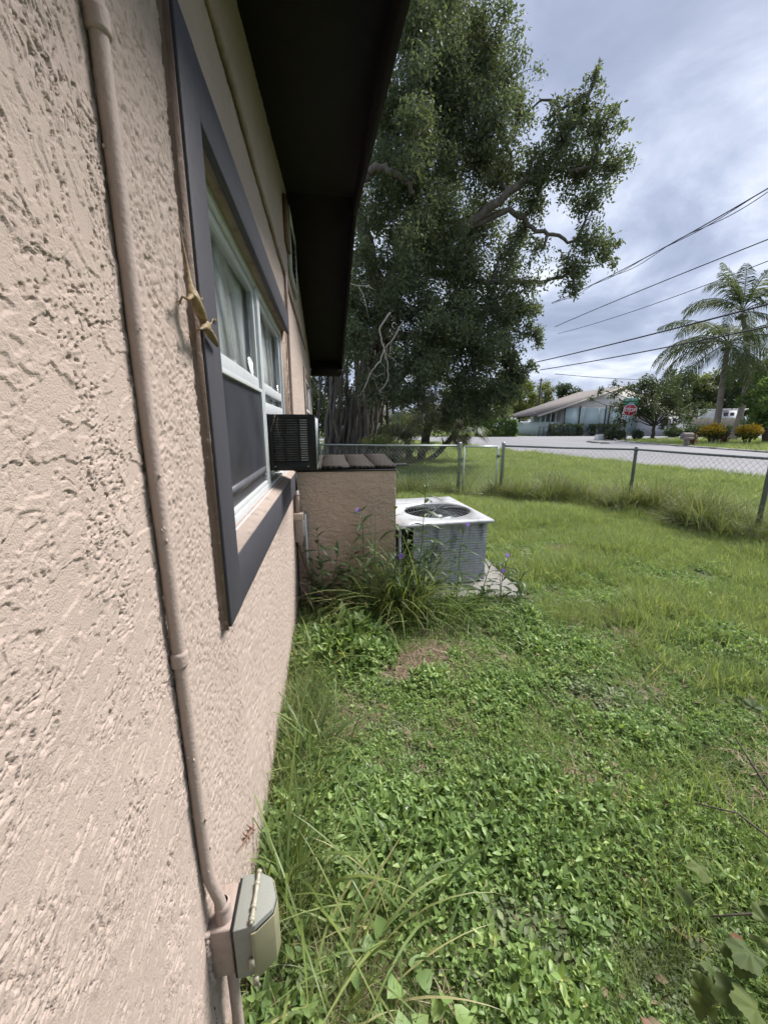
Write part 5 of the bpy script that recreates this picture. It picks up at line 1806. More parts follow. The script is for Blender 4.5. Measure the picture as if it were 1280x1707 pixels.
# ---- fan palms and palmettos under the banyan
def fan(mb, base, az, elev, pet, Rf, nb, rgx, droop=.5):
    d = np.array([math.cos(az) * math.cos(elev), math.sin(az) * math.cos(elev), math.sin(elev)])
    tip = base + d * pet
    mb.tube(curve(base, tip, 5, .06), [.016, .014, .012, .010, .008], 4)
    side = np.cross(d, [0, 0, 1]); side /= np.linalg.norm(side) + 1e-9
    up_ = np.cross(side, d)
    for k in range(nb):
        a = -1.9 + 3.8 * k / (nb - 1)
        bd = d * math.cos(a) + side * math.sin(a) + up_ * .15
        L_ = Rf * (.75 + .25 * math.cos(a)) * rgx.uniform(.85, 1.1)
        w = np.cross(bd, up_); w /= np.linalg.norm(w) + 1e-9
        p0 = tip; p1 = tip + bd * L_ * .55; p2 = tip + bd * L_ * .95 - np.array([0, 0, droop * L_ * rgx.uniform(.5, 1.0)])
        ww = .020
        mb.add([p0, p1 - w * ww, p1 + w * ww, p2], [(0, 1, 2), (1, 3, 2)])


M['palm_fan'] = leafmat('fan_palm_leaf', [(0, (0.048, 0.067, 0.042)), (.5, (0.088, 0.115, 0.067)), (.85, (0.144, 0.168, 0.088)), (1, (0.304, 0.256, 0.160))], .45, 0.35, .4)
M['palm_dead'] = leafmat('dead_palm_leaf', [(0, (.09, .075, .055)), (.5, (.16, .13, .09)), (1, (.25, .21, .15))], .7, .1, .2)


def fanpalm(name, label, base, top, r0, nf, Rf, pet, seed, group):
    rgx = np.random.default_rng(seed)
    base = np.asarray(base, float); top = np.asarray(top, float)
    root = thing(name, label, 'palm', tuple(base), group)
    mb = MB()
    P = curve(base - np.array([0, 0, .1]), top, 10, 0, .015, rgx)
    mb.tube(P, np.linspace(r0 * 1.2, r0, 10), 9)
    for k in range(40):       # old leaf bases criss-crossing on the trunk
        t = rgx.uniform(.45, 1); a = rgx.uniform(0, 6.28)
        c = base + (top - base) * t + np.array([math.cos(a), math.sin(a), 0]) * r0
        mb.tube([c, c + np.array([math.cos(a) * .10, math.sin(a) * .10, .20])], [.03, .012], 4)
    mb.build('trunk', M['bark'], root, smooth=True)
    for k in range(nf):
        mb = MB()
        el = rgx.uniform(-.7, 1.2) if k < nf * .75 else rgx.uniform(-1.3, -.7)
        fan(mb, top, k * 2.4 + rgx.uniform(-.3, .3), el, pet * rgx.uniform(.7, 1.1), Rf * rgx.uniform(.8, 1.1), 26, rgx, .5 if el > -.6 else .25)
        mb.build('frond', M['palm_fan'] if el > -.7 else M['palm_dead'], root)
    return root


gp = 'fan palms under the banyan'
fanpalm('fan_palm', 'leaning fan palm with criss crossed old leaf bases right of the banyan roots', atZ(703, 768, .0), atY(722, 660, 15.2), .16, 22, 1.1, .9, 1, gp)
fanpalm('fan_palm', 'slanting fan palm trunk growing to the right over the street edge', (4.35, 15.6, 0), atY(775, 705, 15.4), .10, 14, .8, .6, 2, gp)
fanpalm('fan_palm', 'low palmetto between the banyan roots and the leaning palm', (2.7, 14.2, 0), (2.75, 14.2, .5), .12, 20, 1.0, .8, 3, gp)
fanpalm('fan_palm', 'dark palmetto close behind the fence left of the leaning palm', (3.5, 15.4, 0), (3.5, 15.4, .7), .12, 20, 1.0, .8, 4, gp)
fanpalm('fan_palm', 'palmetto tucked in front of the banyan roots', (1.95, 13.6, 0), (1.95, 13.6, .45), .10, 16, .9, .7, 5, gp)
fanpalm('fan_palm', 'rear palmetto in the shade behind the banyan roots', (3.0, 17.5, 0), (3.0, 17.5, 1.2), .12, 20, 1.1, .9, 6, gp)

# leafy undergrowth and trees behind the banyan
def shrub(name, label, c, rx, ry, rz, n, size, mat, seed, cat='shrub', group=None, shell=.55, stems=6, flat_top=False):
    rgx = np.random.default_rng(seed)
    c = np.asarray(c, float)
    root = thing(name, label, cat, (c[0], c[1], c[2]), group)
    u = rgx.normal(0, 1, (n, 3)); u /= np.linalg.norm(u, axis=1)[:, None]
    if flat_top:
        u = np.clip(u * 1.65, -1, 1)
    rad = rgx.uniform(shell, 1, (n, 1)) * (1 + .16 * fbm(u[:, :1] * 3 + seed, u[:, 1:2] * 3 + u[:, 2:3] * 2, 3, seed))
    P = c + np.array([0, 0, rz]) + u * rad * np.array([rx, ry, rz])
    P[:, 2] = np.maximum(P[:, 2], c[2] + .02)
    V, F = leafcloud(P, size, rgx, .0, .5, .6)
    mb = MB(); mb.add(V, F); mb.build('foliage', mat, root)
    mb = MB()
    for k in range(stems):
        a = rgx.uniform(0, 6.28)
        mb.tube(curve(c + np.array([.06 * math.cos(a), .06 * math.sin(a), -.05]), c + np.array([rx * .6 * math.cos(a), ry * .6 * math.sin(a), rz * 1.3]), 5, .05, .03, rgx), np.linspace(.035, .01, 5), 5)
    mb.build('stems', M['bark_dark'], root, smooth=True)
    return root


for k, (px, Y, h_, w_) in enumerate(((560, 22, 5.0, 2.2), (640, 23, 4.5, 2.4), (500, 20, 5, 2.0))):
    b = atY(px, 720, Y); b[2] = float(gz(b[0], b[1]))
    lb = ('shadowy evergreen tree behind the banyan roots', 'dense evergreen tree showing between the banyan and the leaning palm', 'evergreen tree behind the far corner of the house')[k]
    tree('evergreen_tree', lb, b, 1.2, .16, [((b[0] + dx, b[1] + dy, b[2] + z_), r_c, 1.0) for dx, dy, z_, r_c in ((0, 0, h_ * .75, w_ * .75), (-w_ * .5, .3, h_ * .45, w_ * .6), (w_ * .5, -.3, h_ * .45, w_ * .6), (0, -.6, h_ * .3, w_ * .6), (w_ * .2, 0, h_ * 1.1, w_ * .6))], 1200, .17, M['dark_leaf'], M['bark_dark'], 'evergreens behind the banyan', seed=60 + k)

# ================================================================== across the streets
def gnd(px, py, zg=.2):
    p_ = atZ(px, py, zg); p_[2] = float(gz(p_[0], p_[1])); return p_


# clipped hedge block by the crossing street
hb = np.array([19.0, 42.6, .2]) if False else atY(826, 727, 47.5); hb[2] = .2
shrub('hedge', 'square clipped hedge standing by the street right of the banyan', hb, 2.15, 1.3, 1.05, 17000, .19, M['fresh_leaf'], 5, 'hedge', None, .85, 8, True)
# utility pole
up = atY(893.5, 722, 62.0)
pz = .2
mb = MB(); mb.tube([(up[0], up[1], pz - .2), (up[0] + .05, up[1], 5), (up[0] + .12, up[1], 9.15)], [.22, .19, .15], 10)
po = thing('utility_pole', 'dark wooden utility pole on the grass beyond the street', 'pole', (up[0], up[1], pz))
mb.build('pole_shaft', pmat('pole_wood', (.075, .065, .06), .85, .2, 4), po, smooth=True)
mb = MB(); mb.box(up[0] - .25, up[0] + .5, up[1] - .06, up[1] + .06, 8.85, 8.97); mb.lathe((up[0] + .12, up[1], 9.15), [(.05, 0), (.06, .1), (.02, .18)], 8)
mb.build('cross_arm', M['bark_dark'], po)

# the pale green house with its brown roof
GH = 50.0
def hp(px, py, Y=GH): return atY(px, py, Y)
z0 = .2
gl = hp(898, 690); gr = hp(1105, 690)
gh = thing('pale_green_house', 'pale green and white house with brown shingle roof beyond the street corner', 'house', ((gl[0] + gr[0]) / 2, GH, z0))
xl = hp(940, 700)[0]; xr = hp(1128, 700)[0]; ztop = hp(1000, 688)[2]; zpk = hp(1037, 646)[2]; xpk = hp(1037, 646)[0]; zwl = hp(940, 679)[2]
M['teal'] = pmat('pale_green_wall', (.46, .57, .57), .6, .06, 2)
M['cream'] = pmat('cream_siding', (.66, .64, .60), .7, .06, 2, .2, 12, stretch=(.2, .2, 6))
M['shingle'] = pmat('brown_shingle', (.14, .122, .113), .9, .25, 3, .5, 12)
mb = MB(); mb.box(xl, xr, GH, GH + 9, z0 - .1, zwl); mb.build('wall', M['cream'], gh)
# gable triangle
mb = MB(); mb.prism([(xl, GH + .01, zwl), (xr, GH + .01, zwl), (xpk + (xpk - xl) * .0 + .0, GH + .01, zpk)], (0, .2, 0)); mb.build('gable', M['cream'], gh)
# roof planes sloping left and right of the ridge, overhanging the porch on the left
ex, ez = hp(893, 694)[0], hp(893, 694)[2]
mb = MB()
mb.hexa([(ex, GH - .5, ez), (xpk, GH - .5, zpk), (xpk, GH + 9.5, zpk), (ex, GH + 9.5, ez)], [(ex, GH - .5, ez + .18), (xpk, GH - .5, zpk + .22), (xpk, GH + 9.5, zpk + .22), (ex, GH + 9.5, ez + .18)])
rx_, rz_ = 2 * xpk - ex, ez
mb.hexa([(xpk, GH - .5, zpk), (rx_, GH - .5, rz_), (rx_, GH + 9.5, rz_), (xpk, GH + 9.5, zpk)], [(xpk, GH - .5, zpk + .22), (rx_, GH - .5, rz_ + .18), (rx_, GH + 9.5, rz_ + .18), (xpk, GH + 9.5, zpk + .22)])
mb.build('roof', M['shingle'], gh)
mb = MB()
mb.hexa([(ex, GH - .56, ez - .10), (xpk, GH - .56, zpk - .10), (xpk, GH - .505, zpk - .10), (ex, GH - .505, ez - .10)], [(ex, GH - .56, ez + .14), (xpk, GH - .56, zpk + .18), (xpk, GH - .505, zpk + .18), (ex, GH - .505, ez + .14)])
mb.build('barge_board', pmat('pale_barge', (.50, .46, .42), .7, .1, 3), gh)
# pale green panels with dark posts
for a, b in ((941, 972), (974, 997), (999, 1013), (1015, 1035), (1040, 1062), (1066, 1100)):
    x0_, x1_ = hp(a, 690)[0], hp(b, 690)[0]
    mb = MB(); mb.box(x0_, x1_, GH - .10, GH - .002, z0 + .5, hp(1000, 680)[2]); mb.build('wall_panel', M['teal'], gh)
for a in (940, 965, 1008, 1014):
    x0_ = hp(a, 690)[0]
    mb = MB(); mb.box(x0_ - .06, x0_ + .06, GH - .22, GH - .11, z0, hp(1000, 677)[2]); mb.build('porch_post', M['bark_dark'], gh)
# side porch on the left under the roof
x0_, x1_ = hp(903, 700)[0], hp(938, 700)[0]
mb = MB(); mb.box(x0_, x1_, GH + .4, GH + 8, z0 - .1, hp(905, 703)[2]); mb.build('porch_rail_wall', pmat('porch_white', (.50, .58, .55), .6, .05, 2), gh)
mb = MB(); mb.box(x0_ + .1, x1_, GH + 2.2, GH + 2.4, z0, ez + .6); mb.build('porch_screen', pmat('porch_shade', (.30, .40, .37), .6, .1, 2), gh)
for a in (903, 911, 920, 928, 937):
    q_ = hp(a, 700)[0]
    mb = MB(); mb.box(q_ - .06, q_ + .06, GH + .3, GH + .42, z0, ez + (q_ - ex) * (zpk - ez) / (xpk - ex) - .02); mb.build('porch_post', pmat('porch_post_white', (.50, .55, .53), .6), gh)
mb = MB()
for k in range(7):
    q_ = hp(975 + k * 2.3, 710)[0]
    mb.box(q_ - .05, q_ + .05, GH - 1.0, GH - .95, z0, z0 + .95)
tag(mb.build('picket_panel', pmat('picket_white', (.55, .58, .58), .6), None, org=(hp(982, 710)[0], GH - 1, z0)), 'short white picket panel between the hedges of the pale green house', 'fence panel')
for k, (a, b, lb) in enumerate(((921, 974, 'low dark hedge left of the picket panel before the pale green house'), (990, 1035, 'low dark hedge right of the picket panel before the pale green house'))):
    p0, p1 = hp(a, 715, GH - 2), hp(b, 715, GH - 2)
    shrub('hedge', lb, ((p0[0] + p1[0]) / 2, GH - 1.4, .2), (p1[0] - p0[0]) / 2, .6, .78, 3800, .17, M['dark_leaf'], 15 + k, 'hedge', 'low hedges before the pale green house', .8, 6, True)
# black railing left of the hedge
rl = thing('yard_railing', 'thin black railing beside the utility pole before the pale green house', 'railing', (hp(912, 715)[0], GH - 3, .2))
mb = MB()
for k in range(4):
    q_ = hp(898 + k * 7.5, 715, GH - 3)[0]
    mb.tube([(q_, GH - 3, .1), (q_, GH - 3, 1.45)], .035, 6)
mb.build('rail_post', M['foam'], rl)
mb = MB()
for z_ in (.5, 1.4):
    mb.tube([(hp(898, 715, GH - 3)[0], GH - 3, z_), (hp(921, 715, GH - 3)[0], GH - 3, z_)], .028, 6)
mb.build('rail_bar', M['foam'], rl)

# far trees on the skyline
for k, (px, py, Y, rp, lm, lb) in enumerate(((868, 668, 95, 34, 'olive_leaf', 'olive tinted far tree between the banyan and the pole'), (840, 655, 100, 34, 'far_leaf', 'far tree half hidden by the banyan edge'), (905, 672, 110, 30, 'far_leaf', 'dark far tree just right of the utility pole'), (938, 672, 105, 30, 'dark_leaf', 'far tree over the roof of the pale green house'), (958, 664, 100, 16, 'dark_leaf', 'tall narrow far tree above the brown roof'), (800, 680, 90, 40, 'far_leaf', 'far tree low behind the clipped hedge'), (760, 690, 85, 40, 'far_leaf', 'far tree glimpsed under the banyan crown'), (1120, 668, 80, 46, 'dark_leaf', 'dark far tree behind the coconut palms'), (1165, 662, 78, 44, 'far_leaf', 'far tree left of the palm trunks'), (1215, 655, 76, 52, 'dark_leaf', 'far tree between the palm trunks'), (1262, 650, 78, 52, 'dark_leaf', 'far tree behind the right hand green tree'))):
    c = atY(px, py, Y); r = rp * Y / 655
    b = np.array([c[0], c[1], .2])
    tree('far_tree', lb, b, max(1.5, c[2] * .4), .3, [((c[0] + dx * r, c[1] + dy * r, c[2] + dz * r), r * .62, 1.0) for dx, dy, dz in ((0, 0, .35), (-.6, .2, -.1), (.6, -.2, -.1), (-.2, -.5, -.5), (.3, .4, -.55), (.1, 0, .75))], 150, .50, M[lm], M['bark_dark'], 'far trees beyond the streets', seed=100 + k, twigs=False)

# ---- stop sign with street names
sb = gnd(1047, 737)
SY = 29.0
sb = atY(1042.5, 737.5, SY); sb[2] = .2
st = atY(1050.0, 683.5, SY)
sgn = thing('stop_sign', 'red stop sign on a leaning pole under green street name plates', 'sign', tuple(sb))
tpt = atY(1052.5, 660, SY)
mb = MB(); mb.tube([(sb[0], SY, sb[2] - .1), (st[0] - .06, SY, st[2]), (tpt[0], SY, tpt[2] + .05)], .034, 8)
mb.build('sign_pole', M['galv'], sgn, smooth=True)
tocam = CAM - st; tocam[2] = 0; tocam /= np.linalg.norm(tocam)
sx = np.array([-tocam[1], tocam[0], 0])
tilt = math.radians(5)
sxx = sx * math.cos(tilt) - np.array([0, 0, 1]) * math.sin(tilt); szz = np.array([0, 0, 1]) * math.cos(tilt) + sx * math.sin(tilt)


def octo(mbx, c, R_o, off, th):
    pts_ = [c + tocam * off + R_o * (math.cos(a) * sxx + math.sin(a) * szz) for a in [PI / 8 + j * PI / 4 for j in range(8)]]
    mbx.prism(pts_, tocam * th)


Ro = .50
M['sign_red'] = pmat('sign_red', (.36, .022, .040), .45, .05, 4)
M['sign_white'] = pmat('sign_white', (.72, .72, .72), .45, .03, 4)
M['sign_green'] = pmat('sign_green', (.008, .20, .12), .45, .05, 4)
mb = MB(); octo(mb, st, Ro, .04, .006); mb.build('sign_rim', M['sign_white'], sgn)
mb = MB(); octo(mb, st, Ro * .92, .048, .004); plate = mb.build('sign_plate', M['sign_red'], sgn)


def text(body, size, c, right, upv, nrm, mat, parent, name='lettering', sx_=1.0):
    cu_ = bpy.data.curves.new(name, 'FONT')
    cu_.body = body; cu_.size = size; cu_.align_x = 'CENTER'; cu_.align_y = 'CENTER'; cu_.extrude = .002; cu_.offset = .012 * size
    to = bpy.data.objects.new(name, cu_)
    COL.objects.link(to)
    dg = bpy.context.evaluated_depsgraph_get()
    me = bpy.data.meshes.new_from_object(to.evaluated_get(dg))
    bpy.data.objects.remove(to)
    V = np.array([v.co[:] for v in me.vertices])
    Wd = np.asarray(c) + V[:, :1] * sx_ * right + V[:, 1:2] * upv + V[:, 2:3] * nrm
    me.vertices.foreach_set('co', (Wd - ORG[parent.name]).astype(np.float32).ravel())
    me.materials.clear(); me.materials.append(mat); me.update()
    o = bpy.data.objects.new(name, me); COL.objects.link(o); o.parent = parent
    return o


text('STOP', .40, st + tocam * .056, sxx, szz, tocam, M['sign_white'], plate, 'lettering', .86)
for k, (py, wd, hh_, tx) in enumerate(((666.5, .50, .135, 'CE 1 WTS'), (672.8, .42, .10, 'TH ST'))):
    c = atY(1052, py, SY)
    mb = MB()
    pts_ = [c + tocam * .05 + a * sx * wd + b * np.array([0, 0, 1]) * hh_ for a, b in ((-1, -1), (1, -1), (1, 1), (-1, 1))]
    mb.prism(pts_, tocam * .005)
    pl = mb.build('street_name_plate', M['sign_green'], sgn)
    text(tx, hh_ * 1.7, c + tocam * .058, sx, np.array([0, 0, 1.0]), tocam, M['sign_white'], pl, 'lettering', .8)

# ---- small feathery tree behind the stop sign
b = gnd(1088, 727); b = atY(1088, 728, 34.5); b[2] = .2
def cl(px, py, Y, rp, dn=1.0): return (atY(px, py, Y), rp * Y / 655.0, dn)
tree('feathery_tree', 'dark feathery street corner tree behind the stop sign', b, 1.5, .15, [cl(1085, 650, 34, 36), cl(1045, 670, 34, 28, .9), cl(1110, 670, 35, 34), cl(1080, 690, 34, 26), cl(1130, 690, 34.5, 22, .6), cl(1120, 640, 36, 24, .8), cl(1040, 700, 34, 20, .7), cl(1065, 640, 34.5, 24, .9), cl(1020, 655, 33.5, 14, .5), cl(985, 665, 33, 8, .8), cl(1000, 650, 33, 10, .6), cl(1025, 640, 33.5, 11, .5), cl(1140, 655, 36, 18, .6), cl(1140, 700, 35, 16, .7), cl(1160, 682, 36, 18, .7), cl(1112, 704, 34.5, 16, .8)], 430, .27, M['dark_leaf'], M['bark_dark'], None, .7, 31, True, .35)
for k, (px, py, lb) in enumerate(((1018, 722, 'scrubby bush left of the stop sign pole'), (1062, 722, 'small bush right of the stop sign pole'), (1033, 724, 'low bush at the foot of the stop sign'))):
    c = atY(px, py + 5, 33); c[2] = .2
    shrub('bush', lb, c, .55, .5, .5, 700, .16, M['dark_leaf'], 200 + k, 'bush', 'bushes around the stop sign')
# white box and rubble at the corner
c = atY(1003, 733, 33.5)
ub = thing('utility_box', 'dirty white utility box with a red sticker lying at the street corner', 'box', (c[0], c[1], .2))
mb = MB(); mb.hexa([(c[0] - .42, c[1], .2), (c[0] + .42, c[1] - .1, .2), (c[0] + .48, c[1] + .5, .2), (c[0] - .38, c[1] + .6, .2)], [(c[0] - .40, c[1] + .04, .72), (c[0] + .40, c[1] - .06, .72), (c[0] + .44, c[1] + .46, .70), (c[0] - .36, c[1] + .55, .70)])
mb.build('box_shell', M['white_plastic'], ub, bevel=.03)
mb = MB(); mb.box(c[0] + .18, c[0] + .36, c[1] - .10, c[1] - .07, .42, .58); mb.build('sticker', M['sign_red'], ub)
for k, (px, py) in enumerate(((992, 738), (1008, 739), (985, 737))):
    q_ = atZ(px, py, .22); rgx = np.random.default_rng(k)
    mb = MB(); V = rgx.normal(0, 1, (14, 3)); V /= np.linalg.norm(V, axis=1)[:, None]; V *= np.array([.35, .25, .10]); 
    mb.lathe((q_[0], q_[1], .2), [(.34, -.02), (.36, .06), (.24, .14), (.0001, .16)], 7)
    tag(mb.build('rubble', M['concrete'], None, org=(q_[0], q_[1], .2)), ('broken concrete lump left of the white utility box', 'broken concrete lump right under the white utility box', 'leftmost concrete lump at the street corner')[k], 'rubble', 'rubble at the corner')

# ---- coconut palms
M['palm_leaf'] = leafmat('coconut_leaflet', [(0, (.045, .064, .034)), (.4, (.075, .100, .050)), (.75, (.115, .142, .066)), (1, (.21, .20, .10))], .7, .4, .1)


def frond(mb, base, az, el0, L_, rgx, nl=46, droop=1.5, lw=.075):
    n_ = 14
    P = [np.asarray(base, float)]
    for k in range(n_):
        t = k / n_
        a = el0 - droop * t ** 1.4
        P.append(P[-1] + L_ / n_ * np.array([math.cos(az) * math.cos(a), math.sin(az) * math.cos(a), math.sin(a)]))
    P = np.array(P)
    mb.tube(P, np.linspace(.045, .008, len(P)), 5)
    side = np.array([-math.sin(az), math.cos(az), 0])
    for k in range(nl):
        t = .14 + .86 * (k + .5) / nl
        p = np.array([np.interp(t, np.linspace(0, 1, len(P)), P[:, j]) for j in range(3)])
        i_ = min(len(P) - 2, int(t * (len(P) - 1))); T = P[i_ + 1] - P[i_]; T /= np.linalg.norm(T)
        Ll = L_ * .29 * (math.sin(PI * (t * .85 + .12)) ** .6) * rgx.uniform(.85, 1.1)
        for s in (-1, 1):
            d = side * s * .62 + T * .55 + np.array([0, 0, -.25 + rgx.normal(0, .12)])
            d /= np.linalg.norm(d)
            q1 = p + d * Ll * .5; q2 = p + d * Ll * .85 + np.array([0, 0, -.34 * Ll])
            w_ = T * lw * .5
            mb.add([p - w_ * .6, p + w_ * .6, q1 + w_, q1 - w_, q2], [(0, 1, 2, 3)], [(3, 2, 4)])


def coco(label, base, mid, top, r0, fr_, seed):
    rgx = np.random.default_rng(seed)
    base, mid, top = (np.asarray(q_, float) for q_ in (base, mid, top))
    root = thing('coconut_palm', label, 'palm', tuple(base), 'coconut palms across the street')
    t = np.linspace(0, 1, 60)[:, None]
    P = (1 - t) ** 2 * base + 2 * t * (1 - t) * mid + t * t * top
    r = np.interp(t[:, 0], [0, .08, .3, 1], [r0 * 1.7, r0 * 1.2, r0, r0 * .72]) * (1 + .05 * (np.arange(60) % 2))
    mb = MB(); mb.tube(P, r, 10); mb.build('trunk', M['palm_bark'], root, smooth=True)
    for k, (az, el, L_, dr) in enumerate(fr_):
        mb = MB(); frond(mb, top + np.array([0, 0, .1]), az, el, L_ * 1.25, rgx, droop=dr)
        mb.build('frond', M['palm_leaf'], root)
    mb = MB()
    for k in range(7):
        a = k * .9; mb.lathe(top + np.array([.28 * math.cos(a), .28 * math.sin(a), -.25 - .1 * (k % 2)]), [(.0001, -.16), (.10, -.1), (.13, 0), (.09, .11), (.0001, .15)], 8)
    mb.build('coconuts', M['olive_leaf'], root, smooth=True)
    return root


PY1 = 27.5
b1 = atY(1192, 735, PY1); b1[2] = .2; t1 = atY(1213, 574, PY1)
rc = np.random.default_rng(8)
lft, rgt = PI + .15, -.15      # fronds seen to the left and right of the crown
f1 = [(PI + .1, .75, 4.6, 1.9), (PI - .3, .35, 4.8, 1.7), (PI + .3, .1, 4.6, 1.6), (PI - .1, -.45, 4.2, 1.2), (-PI / 2 - .5, .1, 4.2, 2.0), (-PI / 2 + .4, .3, 4.4, 2.1), (.1, .45, 4.8, 1.7), (-.35, .0, 4.6, 1.6), (.3, .7, 4.6, 1.7), (PI / 2, .6, 4.6, 1.6), (PI / 2 + .6, .3, 4.4, 1.8), (-PI / 2, -.7, 3.8, .9), (2.2, .95, 4.4, 1.5), (.9, .9, 4.4, 1.5), (-.8, -.5, 4.0, 1.0), (PI + .7, .5, 4.5, 1.8), (-2.3, -.3, 4.2, 1.3), (2.7, .0, 4.4, 1.6), (-.1, -.5, 4.2, 1.2), (.6, .15, 4.5, 1.6), (-1.2, .6, 4.4, 2.0)]
coco('nearer coconut palm with straight ringed trunk behind the left yellow shrub', b1, atY(1202, 650, PY1), t1, .21, f1, 1)
PY2 = 30.5
b2 = atY(1220, 735, PY2); b2[2] = .2; t2 = atY(1236, 522, PY2)
f2 = [(PI + .1, 1.1, 4.2, 2.0), (PI - .4, .7, 4.0, 2.0), (PI + .5, .3, 3.8, 1.9), (-PI / 2, 1.2, 3.6, .8), (-PI / 2 + .5, .9, 4.0, 2.2), (.1, 1.1, 4.2, 2.0), (-.4, .6, 4.2, 2.0), (.5, .4, 4.0, 1.9), (PI / 2, 1.3, 3.8, .8), (PI / 2 + .5, .9, 4.0, 1.8), (0.9, 1.4, 3.6, .5), (2.6, 1.35, 3.6, .6), (-1.2, -.2, 3.6, 1.4), (-2.2, -.2, 3.6, 1.4)]
coco('taller leaning coconut palm behind the right yellow shrub', b2, atY(1262, 620, PY2), t2, .21, f2, 2)

# ---- crotons, mailbox, right hand tree
M['croton'] = leafmat('croton_leaf', [(0, (.085, .08, .025)), (.3, (.34, .22, .03)), (.6, (.62, .40, .04)), (.85, (.72, .54, .05)), (1, (.12, .16, .04))], .4, .3, .4)
for k, (px, py, rx2, lb) in enumerate(((1184, 739, 21, 'left yellow and green croton shrub before the palm trunks'), (1243, 742, 23, 'right yellow and green croton shrub before the leaning palm'))):
    Y = (26.0, 24.6)[k]
    c = atY(px, py, Y); c[2] = .2
    r = rx2 * Y / 655 * 1.0
    rt = thing('croton_shrub', lb, 'shrub', tuple(c), 'yellow croton shrubs across the street')
    rgx = np.random.default_rng(40 + k)
    u = rgx.normal(0, 1, (1900, 3)); u /= np.linalg.norm(u, axis=1)[:, None]
    up2 = rgx.uniform(.6, 1.0, (1900, 1))
    lumps = 1 + .25 * fbm(u[:, :1] * 3 + k, u[:, 2:] * 3, 3, 7 + k)
    P = c + np.array([0, 0, .86]) + u * up2 * lumps * np.array([r, r * .8, .52])
    hi = P[:, 2] > c[2] + .80 + rgx.normal(0, .12, 1900)
    V, F = leafcloud(P[hi], .20, rgx, -.6, .38, .5); mb = MB(); mb.add(V, F); mb.build('golden_foliage', M['croton'], rt)
    V, F = leafcloud(P[~hi], .20, rgx, -.4, .38, .5); mb = MB(); mb.add(V, F); mb.build('green_foliage', M['olive_leaf'], rt)
    mb = MB()
    for j in range(7):
        a = j * .9; mb.tube(curve(c + np.array([.08 * math.cos(a), .08 * math.sin(a), -.05]), c + np.array([r * .55 * math.cos(a), r * .45 * math.sin(a), .7]), 5, .05, .03, rgx), np.linspace(.035, .015, 5), 5)
    mb.build('stems', M['bark_dark'], rt, smooth=True)
for k, (px, py, lb) in enumerate(((1206, 741, 'small dark red shrub between the two yellow crotons'), (1153, 742, 'small dark red shrub just behind the mailbox'))):
    c = atY(px, py, (25.5, 22.6)[k]); c[2] = .2
    shrub('red_shrub', lb, c, .26, .26, .42, 260, .15, M['dead_leaf'] if k else M['dead_leaf'], 80 + k, 'shrub', 'small red shrubs across the street')
c = atY(1143, 745, 21.6); c[2] = .2
mbx_ = thing('mailbox', 'grey wooden post mailbox standing on the verge across the street', 'mailbox', tuple(c))
mb = MB(); mb.box(c[0] - .10, c[0] + .10, c[1] - .10, c[1] + .10, .1, .80); mb.build('post', M['wood_grey'], mbx_)
mb = MB(); mb.box(c[0] - .36, c[0] + .30, c[1] - .16, c[1] + .16, .66, .80)
mb.build('shelf', M['wood_grey'], mbx_)
mb = MB(); mb.box(c[0] - .38, c[0] + .32, c[1] - .15, c[1] + .15, .80, .93)
mb.tube([(c[0] - .38, c[1], .93), (c[0] + .32, c[1], .93)], .15, 16); mb.build('letter_box', M['wood_grey'], mbx_, bevel=.01)
mb = MB(); mb.box(c[0] - .395, c[0] - .381, c[1] - .12, c[1] + .12, .81, .99); mb.build('door', M['galv_dark'], mbx_)
mb = MB(); mb.box(c[0] - .5, c[0] + .4, c[1] - .4, c[1] + .3, .2, .235); tag(mb.build('mailbox_pad', M['drive'], None, org=(c[0], c[1], .2)), 'small concrete pad around the mailbox post', 'pad')
tree('green_tree', 'bright green leafy tree at the right edge across the street', tuple(np.array([*atY(1275, 735, 26)[:2], .2])), 1.6, .2, [cl(1275, 650, 25, 30), cl(1258, 670, 25, 26), cl(1280, 690, 25, 30), cl(1262, 640, 26, 22, .8), cl(1300, 660, 26, 44), cl(1262, 700, 25.5, 24, .9), cl(1245, 662, 25.5, 12, .7)], 700, .22, M['fresh_leaf'], M['bark_dark'], None, .5, 51, True, .45)

# ---- white house and wooden fence behind the palms
wh = thing('white_house', 'white house half hidden behind the corner tree and palms', 'house', tuple(np.array([*atY(1160, 715, 47)[:2], .2])))
def wp(px, py, Y=47.0): return atY(px, py, Y)
x0_, x1_ = wp(1092, 710)[0], wp(1140, 710)[0]
mb = MB(); mb.box(x0_, x1_, 47, 53, .1, wp(1100, 693)[2]); mb.build('wall', pmat('white_wall', (.62, .64, .66), .6, .05, 2), wh)
x2_ = wp(1195, 700)[0]
zr = wp(1100, 693)[2]
mb = MB(); mb.hexa([(x0_ - .5, 46.5, zr), (x1_ + .5, 46.5, zr), (x1_ + .5, 53.4, zr), (x0_ - .5, 53.4, zr)], [(x0_ - .5, 46.5, zr + .15), (x1_ + .5, 46.5, zr + .15), (x1_ + .5, 50, zr + 1.0), (x0_ - .5, 50, zr + 1.0)])
mb.build('roof', pmat('pale_roof', (.20, .18, .165), .85, .2, 1), wh)
for a, b in ((1101, 1112), (1120, 1127)):
    mb = MB(); mb.box(wp(a, 705)[0], wp(b, 705)[0], 46.9, 46.985, wp(a, 710)[2], wp(a, 698)[2]); mb.build('window', M['screen'], wh)
x3_, x4_ = wp(1203, 700, 52)[0], wp(1236, 700, 52)[0]
mb = MB(); mb.box(x3_, x4_, 52, 56, .1, wp(1210, 684, 52)[2])
wb = thing('white_cottage', 'small white cottage with dark windows seen between the palm trunks', 'house', ((x3_ + x4_) / 2, 54, .2))
